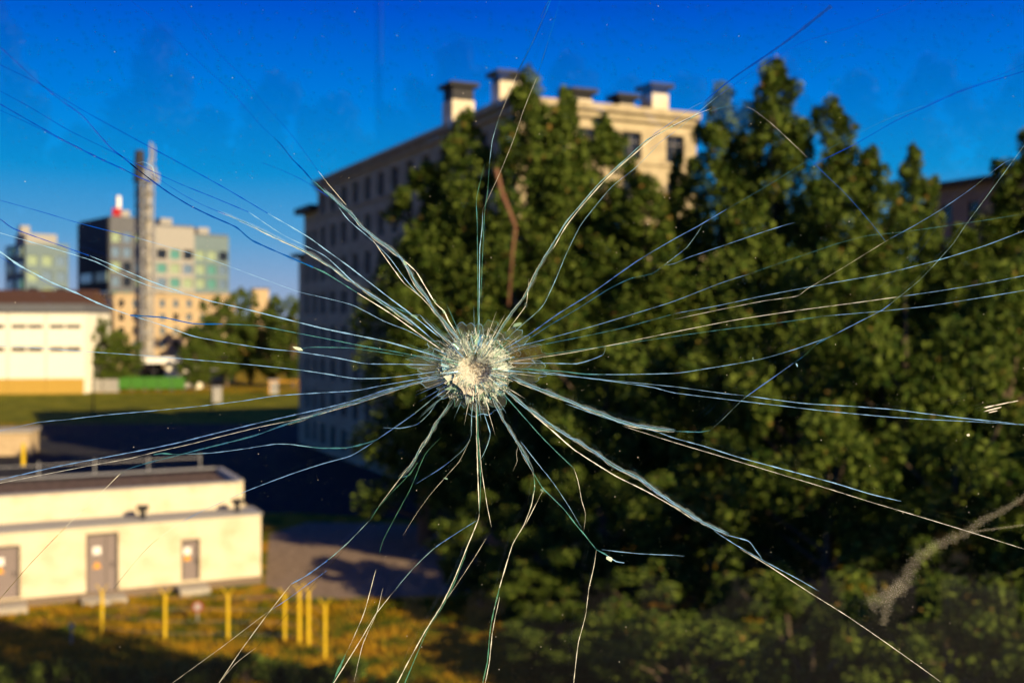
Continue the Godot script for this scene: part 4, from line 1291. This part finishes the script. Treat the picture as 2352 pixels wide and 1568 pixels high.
func cracks(w: Node3D) -> void:
	# traced on the pane; kind, width at the start, width at the end, points
	var list := [
		["low", 1.4, 2.2, [-60, 62, 0, 108, 83, 184, 137, 228, 190, 266, 219, 299, 256, 341, 278, 358, 313, 386, 348, 414]],
		["bottle", 2.2, 3.0, [300, 376, 348, 414, 390, 444, 438, 473, 487, 497, 543, 522, 581, 553, 666, 591, 720, 614]],
		["green", 2.4, 2.0, [690, 602, 746, 626, 820, 672]],
		["pale", 1.6, 1.2, [820, 672, 900, 722, 960, 765, 1020, 808]],
		["low", 1.2, 1.5, [-60, 118, 0, 149, 87, 191, 139, 223, 209, 264, 324, 327, 417, 377, 522, 435, 615, 490]],
		["sky", 1.5, 1.8, [615, 490, 706, 543, 746, 572, 804, 614, 897, 686, 948, 724, 1010, 775]],
		["low", 1.1, 1.2, [-60, 175, 0, 209, 70, 247, 157, 299, 257, 348, 299, 369, 348, 393, 417, 424, 487, 452, 571, 487]],
		["sky", 1.2, 1.6, [571, 487, 649, 539, 745, 587, 818, 653, 893, 701, 941, 735, 1000, 785]],
		["low", 2.2, 1.6, [-60, 205, 0, 239, 80, 285, 146, 322, 226, 362, 278, 386, 313, 404, 345, 418]],
		["low", 0.9, 0.8, [-60, 222, 0, 253, 63, 282, 139, 320, 226, 364, 299, 397]],
		["low", 0.7, 1.0, [348, 400, 417, 445, 466, 471, 522, 494]],
		["bundle", 1.3, 1.8, [500, 486, 522, 494, 584, 522, 640, 550, 683, 570, 728, 594, 804, 645, 838, 669, 900, 712, 960, 752]],
		["pale", 2.6, 1.8, [584, 523, 640, 551, 690, 573, 746, 606, 797, 640]],
		["sky", 0.8, 0.7, [299, 376, 330, 372, 350, 384, 356, 412]],
		["low", 1.2, 1.0, [-60, 445, 0, 460, 104, 489, 184, 513, 310, 545]],
		["sky", 0.8, 0.8, [310, 545, 376, 564, 478, 594, 581, 632, 683, 669, 746, 684, 811, 701, 883, 738, 937, 759, 1000, 792]],
		["low", 1.6, 1.4, [-60, 478, 0, 503, 34, 526, 137, 563, 205, 587]],
		["sky", 1.4, 2.2, [205, 587, 273, 615, 341, 644, 410, 669, 478, 690, 553, 707, 649, 731, 746, 755, 814, 769, 882, 783, 937, 798, 1010, 820]],
		["sky", 1.2, 1.0, [-60, 520, 0, 535, 68, 555, 150, 579, 219, 601, 273, 628, 341, 656, 393, 669, 440, 680]],
		["sky", 2.0, 2.2, [-60, 548, 0, 579, 41, 608, 82, 630, 119, 649, 171, 671, 222, 695, 259, 710, 300, 724]],
		["low", 0.7, 0.5, [0, 590, 60, 622, 119, 655, 150, 662]],
		["bottle", 2.6, 1.8, [300, 724, 376, 729, 444, 743, 512, 744]],
		["green", 1.4, 1.6, [512, 744, 594, 748, 683, 765, 746, 777, 831, 794, 900, 806, 960, 818, 1020, 830]],
		["sky", 1.0, 1.6, [300, 724, 376, 748, 444, 772, 512, 785, 615, 801, 680, 807, 751, 818, 790, 825, 841, 835, 917, 836, 1000, 838]],
		["green", 1.6, 0.8, [680, 807, 700, 799, 724, 797, 804, 799, 883, 810, 951, 820]],
		["sky", 0.9, 1.3, [-60, 791, 0, 794, 102, 800, 195, 807, 341, 817, 447, 826, 581, 838, 683, 849, 746, 858, 815, 869, 883, 868, 937, 862, 1010, 852]],
		["sky", 0.8, 1.5, [-60, 1008, 0, 989, 85, 970, 154, 963, 239, 953, 341, 944, 444, 934, 546, 922, 632, 909, 717, 903, 815, 897, 883, 884, 951, 872, 1010, 862]],
		["sky", 1.5, 1.8, [-60, 1118, 0, 1101, 136, 1070, 251, 1048, 345, 1030, 406, 1017, 478, 999, 581, 974, 683, 951, 746, 937, 811, 920, 883, 896, 931, 885, 1010, 864]],
		["pale", 0.6, 0.9, [-60, 1122, 0, 1109, 108, 1088, 201, 1070, 295, 1053, 359, 1037, 431, 1021, 503, 1003, 598, 980, 700, 959, 804, 932]],
		["low", 0.9, 0.9, [-60, 1444, 0, 1375, 72, 1292, 162, 1199, 223, 1141, 277, 1087]],
		["green", 1.2, 2.6, [277, 1087, 287, 1079, 341, 1062, 417, 1043, 467, 1030, 582, 1001, 649, 977, 746, 946]],
		["bundle", 1.4, 1.6, [650, 978, 746, 946, 838, 919, 900, 898, 950, 882, 1020, 866]],
		["green", 5.0, 0.8, [352, 1044, 372, 1041, 395, 1043, 417, 1043]],
		["sky", 0.9, 1.2, [417, 1043, 485, 1040, 557, 1031, 628, 1020, 664, 1020, 718, 1027]],
		["green", 1.4, 2.6, [664, 1020, 718, 1027, 746, 1029, 797, 1028, 840, 1018, 866, 1009]],
		["sky", 1.6, 1.4, [866, 1009, 907, 981, 951, 950, 1002, 909, 1040, 885]],
		["sky", 0.9, 1.2, [880, 982, 920, 983, 958, 974, 985, 950, 1005, 920]],
		["low", 0.5, 0.7, [262, 1350, 305, 1296, 348, 1249, 410, 1202]],
		["sky", 0.9, 1.4, [410, 1202, 460, 1175, 564, 1128, 664, 1090, 740, 1065, 804, 1047, 842, 1025, 866, 1009]],
		["bundle", 1.8, 1.6, [1040, 912, 1037, 920, 1003, 968, 982, 1006, 965, 1030, 940, 1072, 915, 1098]],
		["pale", 1.0, 1.0, [1003, 968, 965, 1036, 905, 1116, 869, 1163]],
		["green", 2.6, 2.6, [915, 1098, 940, 1090, 958, 1062]],
		["green", 1.4, 1.2, [960, 1062, 930, 1100, 900, 1130, 869, 1165, 851, 1192]],
		["sky", 1.2, 2.6, [851, 1192, 800, 1245, 754, 1285, 704, 1321, 668, 1341]],
		["pale", 1.0, 0.9, [668, 1341, 647, 1368, 611, 1414, 553, 1493, 503, 1567, 480, 1600]],
		["low", 0.7, 0.6, [801, 1249, 754, 1303, 704, 1360, 650, 1420, 589, 1486]],
		["pale", 0.8, 0.7, [589, 1486, 540, 1524, 500, 1572]],
		["sky", 1.5, 1.0, [751, 1310, 700, 1346, 664, 1373, 620, 1402]],
		["pale", 0.6, 0.5, [620, 1402, 603, 1414, 503, 1490, 397, 1567, 360, 1595]],
		["green", 0.9, 0.7, [1012, 1005, 976, 1044, 942, 1123, 905, 1192, 879, 1242, 870, 1274]],
		["sky", 1.0, 0.8, [1083, 934, 1082, 1000, 1066, 1030, 1034, 1059, 1005, 1080, 955, 1111]],
		["pale", 0.7, 0.4, [1080, 1010, 1055, 1059, 1027, 1091, 991, 1132, 958, 1177, 926, 1228]],
		["pale", 1.6, 1.5, [1093, 920, 1094, 941, 1095, 1005, 1097, 1077, 1101, 1177]],
		["green", 1.6, 1.2, [1097, 930, 1098, 1010, 1104, 1100, 1101, 1180]],
		["pale", 1.5, 2.0, [1101, 1177, 1098, 1195, 1070, 1263, 1041, 1335, 1012, 1393, 976, 1450, 940, 1515, 913, 1567, 898, 1600]],
		["green", 1.6, 1.8, [1074, 1262, 1045, 1335, 1016, 1393, 980, 1450, 930, 1567, 915, 1600]],
		["pale", 0.8, 0.6, [1100, 1005, 1106, 1077, 1118, 1156, 1129, 1210]],
		["pale", 0.9, 0.5, [1117, 1236, 1091, 1278, 1063, 1321, 1019, 1386]],
		["sky", 1.2, 1.4, [1109, 941, 1126, 995, 1119, 1023, 1107, 1050, 1098, 1060]],
		["sky", 1.0, 1.6, [1098, 1193, 1055, 1220, 998, 1258, 948, 1306, 905, 1357]],
		["pale", 1.2, 1.4, [905, 1357, 865, 1407, 854, 1425, 818, 1486, 768, 1565, 745, 1600]],
		["pale", 0.9, 0.7, [863, 1308, 836, 1407, 800, 1490]],
		["green", 6.0, 1.5, [764, 1568, 780, 1532, 799, 1490]],
		["pale", 0.9, 0.4, [879, 1351, 865, 1407, 833, 1479, 813, 1565]],
		["bundle", 1.4, 1.2, [1129, 910, 1157, 968, 1184, 1012, 1203, 1044, 1224, 1084]],
		["pale", 1.2, 1.6, [1224, 1084, 1228, 1116, 1221, 1159, 1203, 1206, 1178, 1249, 1160, 1306, 1145, 1357, 1133, 1407]],
		["green", 2.2, 1.6, [1226, 1090, 1228, 1122, 1216, 1170]],
		["green", 1.8, 2.6, [1150, 1340, 1133, 1407, 1125, 1454, 1120, 1515, 1109, 1567, 1104, 1600]],
		["pale", 1.0, 1.1, [1250, 1120, 1230, 1160, 1203, 1212]],
		["pale", 1.0, 1.0, [1148, 1370, 1137, 1420, 1130, 1460, 1124, 1520, 1113, 1575]],
		["green", 1.4, 1.6, [1224, 1084, 1246, 1120, 1257, 1131, 1296, 1170, 1321, 1202, 1343, 1228, 1370, 1262]],
		["green", 4.0, 2.0, [1370, 1262, 1393, 1274, 1404, 1283]],
		["sky", 1.2, 3.2, [1393, 1274, 1415, 1289, 1434, 1292]],
		["pale", 1.0, 1.2, [1370, 1263, 1364, 1303, 1353, 1350, 1345, 1414, 1328, 1479, 1318, 1567, 1314, 1600]],
		["sky", 0.8, 0.7, [1382, 1262, 1465, 1271, 1550, 1275, 1572, 1277]],
		["low", 0.5, 0.4, [1572, 1277, 1625, 1330, 1668, 1400, 1702, 1480, 1712, 1530]],
		["sky", 0.7, 0.5, [1195, 1012, 1231, 1059, 1271, 1109, 1307, 1163, 1336, 1213]],
		["pale", 0.9, 0.5, [1192, 1019, 1186, 1041, 1188, 1059, 1178, 1082]],
		["green", 1.1, 0.9, [1150, 897, 1225, 982, 1246, 1005, 1285, 1044, 1318, 1075]],
		["pale", 0.7, 0.5, [1318, 1075, 1328, 1105, 1336, 1148, 1345, 1181, 1341, 1220]],
		["bundle", 2.0, 2.2, [1160, 895, 1208, 937, 1280, 988, 1328, 1016, 1379, 1048, 1411, 1073, 1465, 1098, 1508, 1131, 1550, 1159, 1615, 1201, 1673, 1229]],
		["pale", 1.8, 1.2, [1208, 937, 1270, 990, 1321, 1034, 1411, 1091, 1483, 1127, 1550, 1165, 1600, 1198]],
		["sky", 1.8, 1.6, [1673, 1229, 1719, 1242, 1734, 1260, 1752, 1285]],
		["low", 0.6, 0.5, [1752, 1285, 1762, 1299, 1780, 1342, 1798, 1386, 1816, 1454, 1825, 1508, 1829, 1567]],
		["sky", 1.2, 0.9, [1640, 1218, 1687, 1249, 1759, 1290, 1838, 1332, 1881, 1357]],
		["low", 0.5, 0.4, [1881, 1357, 1963, 1400, 2035, 1437, 2120, 1490, 2240, 1567]],
		["pale", 0.9, 0.7, [1700, 1260, 1766, 1299, 1866, 1364, 1946, 1414, 2035, 1475, 2107, 1526, 2161, 1565]],
		["bundle", 2.2, 2.4, [1170, 866, 1232, 893, 1293, 917, 1362, 944, 1430, 971, 1498, 985, 1550, 990]],
		["green", 1.8, 1.2, [1550, 990, 1605, 992, 1632, 988]],
		["sky", 0.7, 1.8, [1632, 988, 1663, 960, 1697, 926, 1717, 909, 1789, 858, 1823, 834]],
		["green", 1.0, 2.2, [1823, 834, 1847, 817, 1878, 789, 1912, 771]],
		["sky", 0.9, 2.4, [1912, 771, 1976, 738, 2028, 711, 2068, 680, 2113, 643, 2157, 597, 2191, 558, 2218, 518, 2266, 453, 2331, 365, 2352, 336, 2400, 266]],
		["sky", 1.2, 1.5, [1300, 927, 1396, 961, 1498, 988, 1550, 1006, 1619, 1025, 1701, 1051, 1802, 1078, 1910, 1107, 1999, 1134, 2071, 1151]],
		["low", 0.5, 0.4, [2071, 1151, 2161, 1177, 2250, 1200, 2352, 1224]],
		["pale", 0.6, 0.7, [1430, 978, 1550, 1016, 1694, 1059, 1874, 1113, 1999, 1152, 2096, 1181, 2215, 1217, 2352, 1260]],
		["sky", 1.2, 1.0, [1150, 848, 1191, 853, 1293, 862, 1396, 874, 1498, 889, 1550, 902, 1670, 917, 1789, 931, 1891, 943, 2028, 956, 2130, 963, 2232, 968, 2352, 975, 2420, 980]],
		["sky", 0.7, 0.7, [1225, 850, 1328, 865, 1430, 876, 1550, 888, 1653, 902, 1717, 909]],
		["sky", 1.3, 1.4, [1717, 909, 1789, 919, 1857, 927, 1959, 933, 2051, 940, 2130, 950, 2232, 962, 2330, 972]],
		["green", 1.4, 1.6, [1160, 845, 1201, 847, 1293, 853, 1345, 859, 1416, 860]],
		["sky", 1.1, 0.9, [1345, 859, 1416, 860, 1550, 857, 1619, 847, 1693, 835, 1758, 822, 1823, 803, 1891, 779, 1912, 771]],
		["sky", 1.2, 1.5, [1160, 834, 1259, 834, 1324, 835, 1358, 826, 1386, 814, 1391, 797]],
		["pale", 0.8, 0.8, [1160, 832, 1252, 819, 1328, 807, 1430, 787, 1550, 762, 1687, 735, 1823, 714, 1959, 696, 2068, 681]],
		["sky", 0.8, 0.9, [2068, 681, 2164, 667, 2266, 650, 2352, 633, 2420, 620]],
		["green", 0.9, 0.8, [1160, 828, 1252, 814, 1362, 799, 1550, 772, 1673, 755, 1782, 742, 1891, 726]],
		["sky", 0.7, 1.1, [1891, 726, 2028, 714, 2130, 703, 2232, 687, 2352, 667, 2420, 655]],
		["green", 1.0, 0.7, [1160, 812, 1232, 794, 1328, 775, 1430, 753, 1550, 720]],
		["sky", 0.8, 1.2, [1550, 720, 1653, 701, 1755, 679, 1891, 653, 2028, 629, 2130, 604, 2181, 590, 2266, 563, 2352, 530, 2420, 500]],
		["pale", 0.6, 0.6, [1550, 733, 1653, 711, 1755, 691, 1830, 680, 1857, 662, 1925, 622, 1993, 580, 2045, 548]],
		["sky", 0.8, 0.8, [2045, 548, 2099, 519, 2164, 480, 2232, 433, 2287, 389, 2314, 370, 2331, 365]],
		["sky", 1.0, 0.7, [1170, 800, 1249, 780, 1362, 749, 1464, 718, 1550, 691, 1653, 651, 1721, 629]],
		["green", 0.6, 0.5, [1721, 629, 1789, 605, 1857, 582, 1925, 559, 1993, 541, 2062, 534, 2164, 520, 2260, 506, 2352, 491]],
		["sky", 1.8, 1.4, [1160, 800, 1218, 766, 1280, 722, 1362, 671, 1464, 599, 1550, 548, 1602, 520, 1670, 480]],
		["green", 0.7, 0.6, [1670, 480, 1755, 431, 1857, 368, 1959, 312, 2045, 271, 2130, 240]],
		["low", 0.7, 0.7, [2130, 240, 2215, 204, 2266, 187, 2352, 147, 2420, 115]],
		["low", 0.7, 1.8, [1867, 378, 1959, 334, 2055, 279, 2130, 244, 2198, 213]],
		["low", 1.8, 1.2, [2198, 213, 2263, 191, 2310, 177, 2352, 164, 2420, 142]],
		["sky", 1.0, 1.2, [1615, 509, 1612, 520, 1598, 541, 1578, 568, 1550, 590, 1526, 609]],
		["green", 1.0, 1.8, [1526, 609, 1498, 628, 1447, 640, 1396, 665, 1328, 708, 1259, 749, 1200, 788]],
		["sky", 0.8, 1.4, [1526, 609, 1550, 605, 1584, 590, 1670, 561, 1755, 532, 1803, 517, 1826, 511]],
		["bundle", 1.5, 1.5, [1130, 790, 1146, 760, 1174, 718, 1201, 684, 1225, 636, 1249, 592, 1273, 554]],
		["sky", 2.2, 1.8, [1249, 592, 1273, 554, 1300, 510, 1332, 472, 1376, 421, 1424, 377, 1461, 344]],
		["pale", 1.6, 1.8, [1270, 572, 1300, 520, 1334, 476, 1380, 424, 1424, 382, 1461, 350, 1497, 319, 1545, 289, 1600, 262, 1632, 250]],
		["green", 1.6, 1.0, [1461, 344, 1497, 315, 1550, 288, 1608, 262, 1670, 244, 1711, 243]],
		["pale", 0.7, 0.9, [1711, 243, 1734, 254, 1772, 283, 1816, 324, 1859, 365]],
		["low", 0.7, 0.5, [1859, 365, 1891, 397, 1942, 446, 1993, 504, 2033, 554]],
		["sky", 1.4, 1.0, [1442, 359, 1497, 312, 1550, 276, 1584, 250, 1619, 232]],
		["bottle", 1.6, 6.0, [1619, 232, 1653, 204, 1687, 177, 1755, 131, 1823, 83, 1908, 15]],
		["sky", 0.8, 0.7, [1490, 345, 1550, 302, 1602, 259, 1653, 218]],
		["low", 0.7, 1.0, [1653, 218, 1721, 170, 1789, 129, 1840, 99, 1891, 82, 1946, 66, 2010, 41, 2062, 22, 2096, 3, 2140, -20]],
		["sky", 0.9, 1.3, [1515, 330, 1461, 384, 1406, 428, 1362, 480, 1332, 520, 1300, 585, 1276, 643, 1252, 694, 1235, 715, 1191, 753, 1160, 782]],
		["pale", 0.9, 1.4, [1215, 640, 1212, 676, 1208, 701, 1191, 725, 1165, 760]],
		["low", 1.2, 1.0, [1275, -40, 1265, 0, 1255, 26, 1232, 79, 1212, 121, 1188, 168]],
		["low", 1.4, 0.6, [1268, -10, 1252, 18, 1242, 40]],
		["pale", 0.3, 0.3, [1188, 168, 1164, 227, 1146, 271]],
		["sky", 0.6, 0.9, [1146, 271, 1131, 322, 1124, 377]],
		["green", 0.7, 1.0, [1113, 377, 1102, 421, 1094, 460, 1096, 513, 1097, 619, 1098, 729, 1098, 790]],
		["low", 0.7, 0.7, [1296, -40, 1287, 0, 1266, 73, 1234, 176]],
		["pale", 0.3, 0.35, [1234, 176, 1204, 249, 1179, 322, 1149, 395, 1120, 458, 1109, 480]],
		["sky", 1.4, 1.2, [1109, 480, 1107, 527, 1102, 571, 1101, 640, 1100, 760]],
		["green", 0.7, 0.8, [1124, 377, 1120, 439, 1113, 487, 1109, 571, 1104, 690]],
		["low", 0.7, 0.8, [275, -30, 299, 0, 334, 28, 365, 57, 417, 106, 480, 164, 529, 209, 571, 256, 598, 287, 630, 317]],
		["bottle", 1.2, 3.0, [630, 317, 647, 334, 671, 365, 696, 390, 717, 414]],
		["green", 2.2, 2.8, [712, 408, 741, 435, 772, 463, 804, 491]],
		["bundle", 1.8, 2.0, [741, 435, 772, 463, 804, 491, 825, 517, 856, 544, 893, 571, 921, 595, 938, 623, 955, 654, 979, 684, 999, 718, 1020, 742, 1047, 773, 1060, 795]],
		["low", 0.7, 0.7, [380, -30, 405, 0, 445, 49, 487, 104, 522, 143, 564, 184, 605, 237, 661, 299, 696, 344, 731, 393]],
		["pale", 0.6, 0.7, [731, 393, 755, 424, 797, 473]],
		["low", 0.5, 1.3, [602, 374, 647, 391, 692, 412, 724, 431, 755, 452]],
		["pale", 1.0, 0.7, [856, 551, 900, 613, 928, 650, 969, 684, 1004, 725, 1040, 776]],
		["pale", 1.4, 1.8, [924, 595, 955, 623, 976, 657, 999, 695, 1020, 715, 1030, 736, 1047, 763]],
		["sky", 1.0, 0.9, [772, 468, 800, 505, 850, 548, 893, 590, 930, 640, 968, 684]],
		["green", 1.6, 2.4, [893, 701, 930, 715, 950, 726, 956, 722]],
		["sky", 1.4, 1.2, [956, 722, 965, 724, 993, 753, 1030, 785]],
	]
	for c in list:
		crack(w, c[0], c[1], c[2], c[3])
	# loose chips along the cracks
	for f in [[684, 800, 12, 0.4], [1208, 700, 7, 1.2], [952, 726, 9, 0.2], [998, 690, 7, 1.0], [1020, 716, 8, 1.0], [1400, 1281, 12, 0.5], [1728, 823, 4, 1.4], [1829, 837, 5, 1.5], [930, 604, 9, 1.0], [1246, 1126, 7, 0.8], [1190, 745, 14, -0.4], [1024, 1098, 5, 0.3]]:
		rng.seed = int(f[0]) + 3
		var poly := []
		for i in 6:
			var a := TAU * i / 6.0
			poly.append(Vector2(f[0], f[1]) + (Vector2(cos(a) * f[2], sin(a) * f[2] * 0.42) * rng.randf_range(0.6, 1.1)).rotated(f[3]))
		shard(w, poly, rng.randf_range(0.001, 0.0024), Vector2(rng.randfn(), rng.randfn()) * 0.5, 0.0005, M.fracture if int(f[0]) % 2 else M.frosted_green, "chip")
